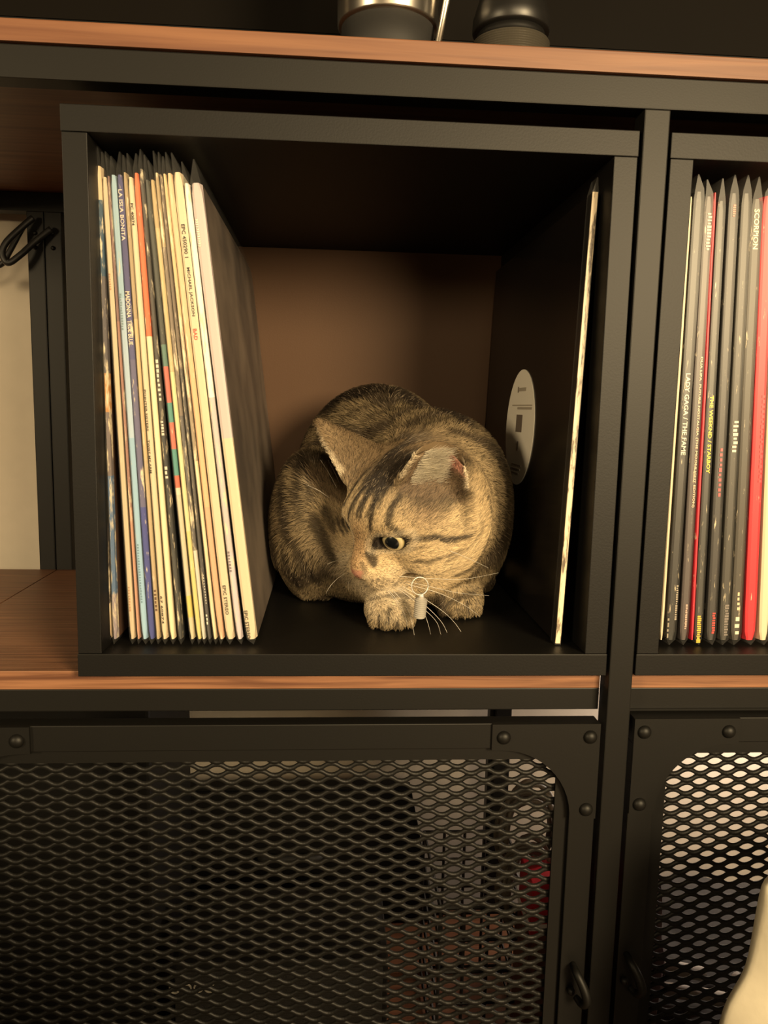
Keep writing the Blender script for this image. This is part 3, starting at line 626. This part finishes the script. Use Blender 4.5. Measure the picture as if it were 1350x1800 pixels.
def body_sdf(P):                              # P in metres, world
    d = ell(P, (0.205, 0.225, 0.106), (0.074, 0.090, 0.090))                 # rump and back
    d = smin(d, ell(P, (0.243, 0.155, 0.098), (0.062, 0.075, 0.066)), 0.030)  # ribs, shoulder side
    d = smin(d, ell(P, (0.146, 0.165, 0.076), (0.034, 0.058, 0.064)), 0.012)  # right haunch
    d = smin(d, ell(P, (0.272, 0.142, 0.085), (0.036, 0.055, 0.062)), 0.020)  # left shoulder
    d = smin(d, ell(P, (0.182, 0.135, 0.070), (0.032, 0.045, 0.052)), 0.022)  # right shoulder
    d = smin(d, ell(P, (0.225, 0.120, 0.070), (0.052, 0.050, 0.050)), 0.020)  # chest
    d = smin(d, cap(P, h2w((6, -22, 2)), (0.248, 0.150, 0.120), 0.040, 0.052), 0.022)  # neck
    d = smin(d, cap(P, h2w((14, -18, -14)), (0.240, 0.115, 0.075), 0.034, 0.040), 0.020)
    for k, (el_, sh) in {'a': ((0.197, 0.118, 0.048), (0.190, 0.135, 0.075)), 'b': ((0.268, 0.130, 0.048), (0.268, 0.140, 0.075))}.items():
        p = PW[k]; d = smin(d, cap(P, sh, el_, 0.026, 0.021), 0.014)
        d = smin(d, cap(P, el_, p+(0, 0.006, 0.019), 0.020, 0.0155), 0.010)
        d = smin(d, ell(P, p+(0, -0.002, 0.0125), (0.0195, 0.020, 0.0135)), 0.008)
        for j, (tx, ty) in enumerate(((-0.0125, -0.0095), (-0.0045, -0.0145), (0.0045, -0.0145), (0.0125, -0.0095))):
            d = smin(d, ell(P, p+(tx, ty, 0.0085), (0.0050, 0.0085, 0.0095)), 0.0014)
    d = smin(d, cap(P, (0.148, 0.190, 0.034), (0.150, 0.152, 0.027), 0.020, 0.0125), 0.012)  # hind foot
    for j in range(3): d = smin(d, ell(P, (0.142+j*0.008, 0.142, 0.0235), (0.005, 0.008, 0.008)), 0.003)
    tl = [(0.200, 0.292, 0.050), (0.250, 0.295, 0.032), (0.288, 0.262, 0.029), (0.300, 0.210, 0.029), (0.296, 0.172, 0.028)]
    for a_, b_ in zip(tl, tl[1:]): d = smin(d, cap(P, a_, b_, 0.0125, 0.0120), 0.010)
    return smax(d, (T+0.0008)-P[..., 2], 0.003)
def build_cat_mesh():
    h = 0.0016; lo = np.array([0.098, 0.012, 0.010]); hi = np.array([0.322, 0.324, 0.212]); n = ((hi-lo)/h).astype(int)+1
    G_ = np.stack(np.meshgrid(*[(lo[i]+h*np.arange(n[i])).astype(np.float32) for i in range(3)], indexing='ij'), -1)
    D = body_sdf(G_).astype(np.float32)
    cor = np.array([h2w((x, y, z)) for x in (-72, 66) for y in (-60, 62) for z in (-46, 76)])
    i0 = np.clip(((cor.min(0)-lo)/h).astype(int), 0, n-1); i1 = np.clip(((cor.max(0)-lo)/h).astype(int)+2, 0, n)
    sl = tuple(slice(i0[i], i1[i]) for i in range(3))
    Dh = head_sdf(w2h(G_[sl]).astype(np.float32))*HS
    D[sl] = smin(D[sl], Dh, 0.010)
    # socket cut again so that the blend does not refill the eyes
    # ---- surface nets
    cs = tuple(k-1 for k in D.shape); acc = np.zeros(cs+(3,), np.float32); cnt = np.zeros(cs, np.float32)
    for ax in range(3):
        for b1 in (0, 1):
            for b2 in (0, 1):
                o = [0, 0, 0]; oth = [q for q in range(3) if q != ax]; o[oth[0]], o[oth[1]] = b1, b2
                sa = tuple(slice(o[q], o[q]+cs[q]) for q in range(3)); o2 = list(o); o2[ax] = 1; sb = tuple(slice(o2[q], o2[q]+cs[q]) for q in range(3))
                va, vb = D[sa], D[sb]; m = (va < 0) != (vb < 0); t_ = va[m]/(va[m]-vb[m])
                pos = np.tile(np.array(o, np.float32), (len(t_), 1)); pos[:, ax] = t_
                acc[m] += pos; cnt[m] += 1
    act = cnt > 0; idx = np.full(cs, -1, np.int64); idx[act] = np.arange(act.sum())
    V = (np.argwhere(act)+acc[act]/cnt[act][:, None])*h+lo
    F = []
    for ax in range(3):
        b, c = (ax+1) % 3, (ax+2) % 3
        sl0 = [slice(None)]*3; sl0[ax] = slice(0, D.shape[ax]-1); sl1 = [slice(None)]*3; sl1[ax] = slice(1, D.shape[ax])
        va, vb = D[tuple(sl0)], D[tuple(sl1)]
        for flip in (0, 1):
            m = (va < 0) & (vb >= 0) if not flip else (va >= 0) & (vb < 0)
            I = np.argwhere(m); I = I[(I[:, b] > 0) & (I[:, c] > 0) & (I[:, b] < cs[b]) & (I[:, c] < cs[c])]
            def cell(db, dc):
                J = I.copy(); J[:, b] -= db; J[:, c] -= dc; return idx[J[:, 0], J[:, 1], J[:, 2]]
            q = np.stack([cell(1, 1), cell(0, 1), cell(0, 0), cell(1, 0)], 1)
            F.append(q[:, ::-1] if flip else q)
    F = np.concatenate(F); F = F[(F >= 0).all(1)]
    return V, F
CV, CFc = build_cat_mesh()
# light relaxing of the grid steps
for _ in range(2):
    s_ = np.zeros_like(CV); n_ = np.zeros(len(CV))
    for a_, b_ in ((0, 1), (1, 2), (2, 3), (3, 0)):
        np.add.at(s_, CFc[:, a_], CV[CFc[:, b_]]); np.add.at(n_, CFc[:, a_], 1)
        np.add.at(s_, CFc[:, b_], CV[CFc[:, a_]]); np.add.at(n_, CFc[:, b_], 1)
    CV = CV*0.5+0.5*s_/np.maximum(n_, 1)[:, None]
bvh = BVHTree.FromPolygons([tuple(v) for v in CV], [tuple(f) for f in CFc.tolist()])
def hit(x, y):
    d = ray(x, y); d = d/np.linalg.norm(d); r = bvh.ray_cast(Vector(CAM), Vector(d))
    return np.array(r[0]) if r[0] is not None else None
# normals
fn = np.cross(CV[CFc[:, 2]]-CV[CFc[:, 0]], CV[CFc[:, 3]]-CV[CFc[:, 1]]); VN = np.zeros_like(CV)
for k in range(4): np.add.at(VN, CFc[:, k], fn)
VN /= np.linalg.norm(VN, axis=1)[:, None]+1e-12

# ---- fur colours: a tabby coat painted from marks placed on the surface
VH = w2h(CV)                                  # head mm coordinates of every vertex
def sstep(a, b, x): t_ = np.clip((x-a)/(b-a), 0, 1); return t_*t_*(3-2*t_)
KN = RNG.normal(size=(24, 3)); KP = RNG.uniform(0, 6.28, 24)
def noise(P, sc, n=8, o=0): return sum(np.sin((P@KN[(o+j) % 24])*sc*(1+0.31*j)+KP[(o+j) % 24])/(1+0.3*j) for j in range(n))/2.6
LIGHT = np.array([0.58, 0.445, 0.265]); MIDC = np.array([0.250, 0.180, 0.110]); DARK = np.array([0.022, 0.016, 0.012]); PALE = np.array([0.66, 0.56, 0.41])
def polydist(P, pts):
    d = np.full(len(P), 1e9); tt = np.zeros(len(P)); L = max(1, len(pts)-1)
    for i, (a_, b_) in enumerate(zip(pts, pts[1:])):
        ab = b_-a_; t_ = np.clip(((P-a_)@ab)/(ab@ab+1e-12), 0, 1); q = P-a_-t_[:, None]*ab; dd = np.sqrt((q*q).sum(1)); m = dd < d; d[m] = dd[m]; tt[m] = (i+t_[m])/L
    return d, tt
HEAD_MARKS = [  # pixel polyline, half width mm, strength
 ([(722, 949), (744, 949), (760, 946), (778, 952), (796, 951), (818, 942)], 1.5, .95),
 ([(738, 989), (760, 984), (782, 980), (802, 971)], 1.0, .7),
 ([(720, 1000), (745, 992), (770, 989)], .7, .4),
 ([(790, 1012), (822, 996), (840, 974), (851, 950), (857, 915), (850, 880)], 1.9, .8),
 ([(778, 990), (806, 975), (828, 955), (838, 930)], 1.1, .55),
 ([(700, 968), (725, 966), (748, 962)], .8, .45),
 ([(664, 942), (658, 956), (653, 972)], 1.6, 1.), ([(646, 974), (654, 984), (657, 992)], 2.6, .9),
 ([(650, 934), (651, 908), (660, 876), (673, 840)], 1.5, .95), ([(632, 915), (637, 892), (650, 864), (668, 832)], 1.4, .9),
 ([(614, 938), (603, 918), (605, 892), (620, 862), (642, 832), (656, 815)], 1.5, .9), ([(594, 912), (600, 930), (608, 942)], 1.1, .8),
 ([(620, 905), (626, 885), (640, 862)], .9, .7), ([(663, 900), (668, 880), (682, 858)], 1.0, .7), ([(676, 915), (684, 893), (700, 872)], .9, .5),
 ([(640, 853), (652, 838), (672, 815), (690, 795)], 4.5, .85), ([(672, 828), (690, 800), (705, 775)], 6.5, .72), ([(700, 820), (715, 790), (735, 765)], 6.0, .6),
 ([(712, 864), (738, 880), (772, 888), (806, 874)], 5.2, .5), ([(764, 886), (788, 880), (806, 862)], 2.6, .6), ([(724, 862), (742, 874), (762, 880)], 3.6, .45),
 ([(636, 990), (640, 1002), (637, 1012)], 1.6, .55),
 ([(632, 1018), (645, 1030), (668, 1036), (690, 1030), (703, 1020)], .55, .8),
 ([(640, 880), (650, 858), (664, 838)], 2.4, .95), ([(655, 890), (664, 866), (678, 842)], 2.2, .95)]
BODY_MARKS = [
 ([(512, 771), (505, 800), (505, 850), (510, 900), (517, 945)], 4.2, .9), ([(546, 790), (536, 830), (533, 870), (540, 905)], 2.6, .85),
 ([(566, 812), (556, 845), (556, 885)], 1.8, .75), ([(484, 800), (478, 840), (482, 900), (490, 950)], 2.8, .7), ([(528, 950), (545, 1000), (560, 1022)], 4.2, .8),
 ([(560, 915), (573, 950), (592, 985)], 3.2, .8), ([(575, 900), (590, 935)], 3, .7), ([(505, 960), (515, 1000), (525, 1030)], 4, .8),
 ([(596, 704), (640, 692), (700, 692), (752, 712), (812, 745)], 12.0, .97), ([(560, 735), (590, 712), (640, 700)], 7.0, .9),
 ([(610, 745), (650, 722), (700, 712)], 2.4, .5), ([(650, 745), (690, 728), (740, 724)], 2.6, .55), ([(740, 760), (775, 745), (820, 748)], 3.4, .55),
 ([(868, 960), (880, 915), (884, 870), (874, 825), (850, 795)], 2.8, .75), ([(852, 985), (868, 930), (869, 880), (856, 840)], 1.6, .5),
 ([(800, 1025), (820, 1010), (838, 990)], 2.2, .6), ([(790, 1058), (815, 1048), (834, 1040)], 2.0, .7), ([(655, 1052), (690, 1046), (720, 1050)], 2.0, .6),
 ([(668, 1078), (667, 1098)], 1.0, .8), ([(683, 1066), (681, 1092)], 1.2, .85), ([(697, 1086), (700, 1102)], .9, .8), ([(804, 1070), (806, 1084)], 1.0, .8), ([(820, 1058), (824, 1078)], 1.0, .8)]
def fur_colour():
    n1 = noise(CV, 260, 8, 0); n2 = noise(CV, 900, 10, 5); inhead = sstep(78, 58, np.linalg.norm((VH-np.array([0, 5, 0]))/np.array([1.0, 1.0, 1.0]), axis=1))
    base = LIGHT*(1+0.10*n1[:, None]+0.10*n2[:, None])
    # coat stripes where no mark is placed: warped rings across the trunk
    ph = (CV[:, 1]*0.75-(CV[:, 2]-0.09)*0.20-np.abs(CV[:, 0]-0.21)*0.55)*2*np.pi/0.026+1.1*noise(CV, 38, 6, 3)
    st = sstep(0.05, 0.75, np.sin(ph))*(1-inhead)
    c = base*(1-0.52*(1-inhead))[:, None]
    c = c+(DARK*1.8-c)*(st*0.80)[:, None]
    x, y, z = VH.T
    ax = np.abs(x)
    # forehead a little darker, muzzle and chin pale, nose bridge ochre
    fore = inhead*sstep(14, 30, z)*sstep(30, 5, y); c = c+(MIDC*0.55-c)*(fore*0.9)[:, None]
    temple = inhead*np.exp(-(((ax-30)/12)**2+((y-6)/12)**2+((z-16)/10)**2)); c = c+(np.array([0.19, 0.12, 0.08])-c)*(temple*0.7)[:, None]
    muz = inhead*sstep(30, 38, y)*sstep(-10, -17, z); c = c+(PALE*0.9-c)*(muz*0.35)[:, None]
    bridge = inhead*np.exp(-((x/8)**2))*sstep(34, 44, y)*sstep(-14, -8, z); c = c+(np.array([0.40, 0.25, 0.13])-c)*(bridge*0.75)[:, None]
    chin = inhead*sstep(-22, -28, z)*sstep(20, 30, y); c = c+(PALE-c)*(chin*0.6)[:, None]
    jawside = inhead*np.exp(-(((ax-20)/10)**2+((y-22)/10)**2+((z+26)/7)**2)); c = c+(PALE*1.05-c)*(jawside*0.75)[:, None]
    def mark(P, pts, w, s):
        nonlocal c
        d, t_ = polydist(P, pts); w_ = w*1.4*(1+0.25*n2)*(0.45+0.55*np.sin(np.pi*np.clip(t_*0.86+0.07, 0, 1))**0.6)
        k = s*sstep(w_*1.35, w_*0.55, d); c = c+(DARK-c)*k[:, None]
    for px, w, s in HEAD_MARKS:
        pts = [hit(*p) for p in px]; pts = [w2h(p) for p in pts if p is not None]
        if len(pts) < 2: continue
        mark(VH, pts, w, s); mark(VH, [p*np.array([-1, 1, 1]) for p in pts], w, s)
    for px, w, s in BODY_MARKS:
        pts = [hit(*p) for p in px]; pts = [p*1000 for p in pts if p is not None]
        if len(pts) >= 2: mark(CV*1000, pts, w, s)
    # whisker pads: rows of small dots
    for q_ in ((655, 1020), (664, 1018), (673, 1017), (652, 1026), (661, 1025), (671, 1023), (681, 1020), (668, 1030), (678, 1027), (688, 1023)):
        p = hit(*q_)
        if p is None: continue
        for s_ in (1, -1):
            k = 0.75*sstep(1.5, 0.6, np.linalg.norm((VH-w2h(p)*np.array([s_, 1, 1])), axis=1)); c = c+(DARK*1.4-c)*k[:, None]
    # eye rims dark, then a pale line outside
    for e in EYES:
        s_ = np.sign(e[0]); q = (VH-np.array(e)-np.array([s_*0.8, 0, 0]))/np.array([9.0, 30, 6.8]); r_ = np.sqrt((q[:, 0]**2+q[:, 2]**2)); ok = (y > e[1]-6)*1.0
        c = c+(PALE*0.85-c)*(0.55*ok*sstep(1.75, 1.5, r_)*sstep(1.05, 1.25, r_))[:, None]
        c = c+(DARK-c)*(ok*sstep(1.22, 1.05, r_))[:, None]
    # nose leather
    nz = inhead*sstep(7.0, 5.2, ax+np.maximum(0, -12.5-z)*0.5)*sstep(49.8, 51.2, y-0.12*np.abs(z+14.5))*sstep(-22, -19.5, z)*sstep(-8.5, -10.5, z)
    c = c+(np.array([0.36, 0.165, 0.12])-c)*(nz*0.9)[:, None]
    inner = np.zeros(len(CV)); pinkzone = np.zeros(len(CV))
    for s_ in (1, -1):
        e = EARS[s_]; u, v, t_, L = ear_uvt(VH, e); b_, axx, o_, w_, _ = ear_frame(e); facing = (VN@HM)@o_
        reg = (t_ > -0.05)*(np.abs(u) < e['w']*1.05)*(np.linalg.norm(VH-(b_+axx*L*0.5), axis=1) < L*0.85)
        k = reg*sstep(0.1, 0.45, facing)*sstep(0.95, 0.8, np.abs(u)/ear_w(e, t_)); inner = np.maximum(inner, k); pinkzone = np.maximum(pinkzone, (k > 0)*sstep(0.28, 0.5, t_)*sstep(0.25, -0.1, u*np.sign(w_[1])/e['w'])); c = c+(np.array([0.20, 0.14, 0.09])-c)*(k*0.75)[:, None]
        back = reg*sstep(0.0, -0.3, facing); c = c+(np.array([0.22, 0.155, 0.09])-c)*(back*0.85)[:, None]
        rim = reg*(t_ > 0.15)*sstep(0.82, 0.97, np.abs(u)/ear_w(e, t_)); c = c+(PALE*1.15-c)*(rim*0.9)[:, None]
    c = c+(np.array([0.50, 0.25, 0.19])-c)*(inner*0.95*pinkzone)[:, None]
    return np.clip(c, 0.004, 0.95), inner, nz, inhead
FC, INNER, NOSE, INH = fur_colour()
def attr_mat(name, rough=0.7, spec=0.25, gain=1.0):
    m, nt, b = newmat(name); a = N(nt, 'ShaderNodeAttribute'); a.attribute_name = 'fur_col'
    nt.links.new(a.outputs['Color'], b.inputs['Base Color']); b.inputs['Roughness'].default_value = rough; b.inputs['Specular IOR Level'].default_value = spec; return m
catroot = thing('cat', 'brown tabby cat crouching inside the black cube, looking down sideways', 'cat', (0.215, 0.16, T))
me = bpy.data.meshes.new('body'); me.from_pydata(CV.tolist(), [], CFc.tolist()); me.update()
ca = me.color_attributes.new('fur_col', 'FLOAT_COLOR', 'POINT'); ca.data.foreach_set('color', np.c_[FC, np.ones(len(FC))].ravel().astype(np.float32))
link('body', me, attr_mat('coat_skin'), catroot, True)

# ---- fur strands
def grow_fur(count=230000):
    A, B, C_, D_ = (CV[CFc[:, k]] for k in range(4)); area = np.linalg.norm(np.cross(C_-A, D_-B), axis=1)/2
    fc = CV[CFc].mean(1); hd = INH[CFc].mean(1); inn = INNER[CFc].mean(1); nos = NOSE[CFc].mean(1)
    fnn = fn/(np.linalg.norm(fn, axis=1)[:, None]+1e-12); toward = ((CAM-fc)*fnn).sum(1)/np.linalg.norm(CAM-fc, axis=1)
    dens = area*(0.55+2.1*hd)*np.where(toward > -0.35, 1.0, 0.25)*(1-0.9*np.clip(nos*1.5, 0, 1))
    ed = np.full(len(fc), 1e9); fh = w2h(fc)
    for e in EYES: ed = np.minimum(ed, np.linalg.norm((fh-np.array(e)-np.array([np.sign(e[0])*0.8, 7, 0]))/np.array([8.6, 9, 6.8]), axis=1))
    dens *= (ed > 1.12)*(fc[:, 2] > T+0.003)
    fi = RNG.choice(len(fc), count, p=dens/dens.sum()); u, v = RNG.random(count), RNG.random(count)
    w = np.stack([(1-u)*(1-v), u*(1-v), u*v, (1-u)*v], 1)
    mixv = lambda X: (X[CFc[fi]]*w[..., None]).sum(1) if X.ndim == 2 else (X[CFc[fi]]*w).sum(1)
    P, Nn, col, H_, inn = mixv(CV), mixv(VN), mixv(FC), mixv(INH), mixv(INNER); Nn /= np.linalg.norm(Nn, axis=1)[:, None]
    ph = w2h(P); nose = np.array([0, 56, -9.0])
    fl = ph-nose; fl[:, 2] -= 0.25*np.maximum(0, 30-ph[:, 1])*(ph[:, 2] < -4); fl = (fl/np.linalg.norm(fl, axis=1)[:, None]) @ HM.T
    side = np.sign(P[:, 0]-0.212)
    fb = np.stack([side*0.15, np.full(count, 0.75), -0.35-0.6*(P[:, 2] < 0.07)], 1)
    F_ = fl*H_[:, None]+fb*(1-H_)[:, None]; F_ -= Nn*(F_*Nn).sum(1)[:, None]; F_ /= np.linalg.norm(F_, axis=1)[:, None]+1e-9
    clump = np.stack([noise(P, 520, 6, k*4) for k in range(3)], 1)*0.22
    F_ = F_+clump+RNG.normal(size=(count, 3))*0.16; F_ -= Nn*(F_*Nn).sum(1)[:, None]; F_ /= np.linalg.norm(F_, axis=1)[:, None]+1e-9
    # length in metres
    d_n = np.linalg.norm(ph-np.array([0, 50, -13]), axis=1)
    Lh = 0.0014+0.0026*sstep(8, 48, d_n)+0.0060*sstep(52, 80, d_n); Lb = np.full(count, 0.0115); Lb = np.where(P[:, 2] < 0.050, 0.0038, Lb)
    ln = (Lh*H_+Lb*(1-H_))*RNG.uniform(0.65, 1.15, count)
    isear = np.zeros(count)
    for s_ in (1, -1):
        uu, vv, tt, L = ear_uvt(ph, EARS[s_]); b_, axx, o_, w_, _ = ear_frame(EARS[s_]); isear = np.maximum(isear, (tt > 0.12)*(np.linalg.norm(ph-(b_+axx*L*0.55), axis=1) < L*0.75))
    ln = np.where(isear > 0, 0.0032*RNG.uniform(0.6, 1.2, count), ln)
    lift = np.where(isear > 0, 0.30, 0.30+0.16*(1-H_)+0.08*sstep(34, 14, d_n)*H_)
    d0 = F_*np.sqrt(1-lift**2)[:, None]+Nn*lift[:, None]
    ts = np.array([0, 0.34, 0.68, 1.0])
    pos = P[:, None]+ (ts[None, :, None]*d0[:, None]+ (-(ts**2)[None, :]*np.where(ln < 0.003, 0.08, 0.22)[:, None])[..., None]*Nn[:, None])*ln[:, None, None]-Nn[:, None]*0.0001
    rad = np.array([1.0, 0.95, 0.7, 0.12])[None]*np.where(H_ > 0.5, 0.00011, 0.00015)[:, None]
    br = RNG.uniform(0.55, 1.30, count)[:, None]
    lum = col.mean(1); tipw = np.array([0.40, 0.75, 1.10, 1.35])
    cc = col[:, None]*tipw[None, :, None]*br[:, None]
    bland = (RNG.random(count) < 0.20)*(lum > 0.09); cc[bland] *= 0.28                 # dark ticked hairs
    wh = (RNG.random(count) < 0.06)*(lum < 0.08); cc[wh] = np.array([0.30, 0.24, 0.17])
    # ear furnishing: long pale hairs on part of the inner ear
    return pos, rad, np.clip(cc, 0.003, 0.95)
def curves_obj(name, pos, rad, col, mat, parent):
    n, k = pos.shape[:2]; hc = bpy.data.hair_curves.new(name); hc.add_curves([k]*n)
    hc.attributes['position'].data.foreach_set('vector', (pos-np.array(catroot.location)).astype(np.float32).ravel())
    ra = hc.attributes.get('radius') or hc.attributes.new('radius', 'FLOAT', 'POINT'); ra.data.foreach_set('value', np.broadcast_to(rad, (n, k)).astype(np.float32).ravel())
    ac = hc.attributes.new('fur_col', 'FLOAT_COLOR', 'POINT'); ac.data.foreach_set('color', np.concatenate([col, np.ones((n, k, 1))], -1).astype(np.float32).ravel())
    o = bpy.data.objects.new(name, hc); COL.objects.link(o); hc.materials.append(mat); o.parent = parent; o['kind'] = 'stuff'; return o
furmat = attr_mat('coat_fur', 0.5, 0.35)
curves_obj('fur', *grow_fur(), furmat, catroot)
# long pale hairs inside the ears
pp, rr, kk = [], [], []
for s_ in (1, -1):
    e = EARS[s_]; b_, axx, o_, w_, L = ear_frame(e); wdir = w_*np.sign(w_[1])   # towards the front rim
    for j in range(1150 if s_ == 1 else 420):
        t_ = RNG.uniform(0.0, 0.62); a_ = ear_w(e, t_); uf = RNG.uniform(-0.12, 0.68) if s_ == 1 else RNG.uniform(-0.3, 0.95); u = a_*uf*np.sign(w_[1]); dep = 9.5*(1-t_)+2.5; v = dep*(uf*uf-0.62)+1.0
        p0 = b_+axx*L*t_+w_*u+o_*v; dr = axx*RNG.uniform(0.35, 0.8)-wdir*RNG.uniform(0.5, 0.9)+o_*RNG.uniform(0.3, 0.7); dr /= np.linalg.norm(dr); ln = RNG.uniform(7, 13) if s_ == 1 else RNG.uniform(4, 8)
        q = np.array([p0+dr*ln*k+(axx*0.3)*ln*k*k for k in (0, .34, .68, 1)]); pp.append(h2w(q)); rr.append(np.array([1, .9, .6, .1])*0.00015); kk.append(np.tile(np.array([0.90, 0.83, 0.68])*RNG.uniform(.55, 1.10), (4, 1)))
curves_obj('ear_tuft', np.array(pp), np.array(rr), np.clip(np.array(kk), 0, 1), furmat, catroot)

# ---- eyes
def eye_mat():
    m, nt, b = newmat('cat_eye'); tc = N(nt, 'ShaderNodeTexCoord'); sx = N(nt, 'ShaderNodeSeparateXYZ'); nt.links.new(tc.outputs['Object'], sx.inputs[0])
    dv = N(nt, 'ShaderNodeMath', operation='DIVIDE'); dv.inputs[1].default_value = EYE_R*HS; nt.links.new(sx.outputs['Z'], dv.inputs[0])
    ac = N(nt, 'ShaderNodeMath', operation='ARCCOSINE'); nt.links.new(dv.outputs[0], ac.inputs[0])
    dd = N(nt, 'ShaderNodeMath', operation='DIVIDE'); dd.inputs[1].default_value = 1.5708; nt.links.new(ac.outputs[0], dd.inputs[0])
    cr = N(nt, 'ShaderNodeValToRGB'); el_ = cr.color_ramp.elements; el_[0].position = 0.35; el_[0].color = (0.004, 0.005, 0.006, 1); el_[1].position = 0.39; el_[1].color = (0.36, 0.31, 0.17, 1)
    for p_, c_ in ((0.52, (0.56, 0.46, 0.27, 1)), (0.62, (0.30, 0.24, 0.10, 1)), (0.67, (0.015, 0.012, 0.01, 1))): q = el_.new(p_); q.color = c_
    nt.links.new(dd.outputs[0], cr.inputs[0]); nt.links.new(cr.outputs[0], b.inputs['Base Color'])
    b.inputs['Roughness'].default_value = 0.25; b.inputs['Coat Weight'].default_value = 1.0; b.inputs['Coat Roughness'].default_value = 0.03; return m
EM = eye_mat()
for e in EYES:
    s_ = np.sign(e[0]); bm = bmesh.new(); bmesh.ops.create_uvsphere(bm, u_segments=40, v_segments=24, radius=EYE_R*HS)
    m_ = bpy.data.meshes.new('eye'); bm.to_mesh(m_); bm.free(); m_.materials.append(EM); m_.polygons.foreach_set('use_smooth', [True]*len(m_.polygons))
    o = bpy.data.objects.new('eye', m_); COL.objects.link(o); o.parent = catroot
    g = HFW*0.84+HL*s_*0.46+HU*0.16; g /= np.linalg.norm(g)
    o.location = Vector(h2w(e))-catroot.location; o.rotation_euler = Vector(g).to_track_quat('Z', 'Y').to_euler()

# ---- whiskers: rooted on the muzzle, arching out and down
def whisker(px, r=0.00017, dep=-0.02):
    p0 = hit(*px[0])
    if p0 is None: p0 = at(px[0][0], px[0][1], Y=h2w((0, 40, 0))[1])
    L_ = len(px)-1; pts = [p0-ray(*px[0])*0.0004]
    for i, q in enumerate(px[1:], 1): pts.append(at(q[0], q[1], Y=p0[1]+dep*(i/L_)))
    P_ = spline(pts, 8); tube('whisker', P_, [r*(1-0.8*i/(len(P_)-1)) for i in range(len(P_))], M['whisk'], catroot, 5)
for px in ([(700, 1013), (760, 1017), (815, 1018), (876, 1007)], [(715, 1022), (760, 1032), (805, 1042), (860, 1047)], [(712, 1026), (770, 1042), (815, 1063), (844, 1084)],
           [(706, 1030), (745, 1052), (785, 1080), (810, 1110), (822, 1142)], [(700, 1032), (735, 1054), (770, 1086), (785, 1110), (792, 1140)], [(697, 1033), (728, 1056), (765, 1090), (776, 1118)],
           [(690, 1037), (710, 1060), (722, 1085), (731, 1132)], [(684, 1038), (700, 1058), (712, 1082), (716, 1100)], [(680, 1038), (694, 1054), (704, 1070)], [(745, 1075), (752, 1095), (757, 1115)],
           [(790, 968), (820, 980), (858, 998)], [(606, 1008), (592, 1018), (580, 1031), (573, 1043)], [(602, 988), (590, 986), (575, 992)], [(603, 992), (596, 994), (588, 1001)], [(613, 1022), (612, 1030), (613, 1036)],
           [(592, 858), (580, 835), (563, 808)], [(597, 850), (588, 830), (576, 808)], [(580, 876), (560, 862), (538, 852)]):
    whisker(px)

# ------------------------------------------------------------------ collar with ring and ridged barrel
col_ = thing('collar', 'slim dark collar with wire ring and small ridged silver barrel under the chin', 'collar', (0.232, 0.09, 0.05))
nk = h2w((9, -16, -20)); nd = h2w((16, -22, -8))-h2w((2, 20, -40)); 
rg = at(738, 1030, Y=0.034); rr_ = 0.0062
ax1, ax2 = CR*0.95+CF*0.25, CU
bm = bmesh.new(); bm_tube(bm, [rg+rr_*(math.cos(a_)*ax1+math.sin(a_)*ax2) for a_ in np.linspace(0, 2*math.pi, 33)], 0.00045, 6); obj('ring', bm, M['silver'], col_, True)
tp, bt = at(741, 1044, Y=0.034), at(737, 1086, Y=0.036); dv_ = bt-tp; Lb_ = np.linalg.norm(dv_); dv_ /= Lb_
bm = bmesh.new(); prof = [(0, 0), (0.0016, 0.0), (0.0020, 0.0014), (0.0020, 0.0026), (0.0034, 0.0034)]
nr = 9
for k in range(nr):
    z_ = 0.0036+k*(Lb_-0.0046)/nr; st_ = (Lb_-0.0046)/nr; prof += [(0.0030, z_), (0.0045, z_+st_*0.3), (0.0045, z_+st_*0.55), (0.0030, z_+st_*0.9)]
prof += [(0.0040, Lb_-0.0006), (0, Lb_)]
bm_lathe(bm, prof, n=24); rot_ = Vector((0, 0, 1)).rotation_difference(Vector(dv_)).to_matrix(); bmesh.ops.rotate(bm, verts=bm.verts, matrix=rot_); bmesh.ops.translate(bm, verts=bm.verts, vec=tp)
obj('barrel', bm, M['silver'], col_)
cpts = []
for a_ in np.linspace(0, 2*math.pi, 49):
    cpts.append(h2w((8+30*math.cos(a_), -20+6*math.cos(a_)+8*math.sin(a_), -8+26*math.sin(a_))))
bm = bmesh.new(); bm_tube(bm, cpts, 0.0022, 8, False); obj('band', bm, M['rubber'], col_, True)

for o in bpy.data.objects:
    if '_local' in o: del o['_local']
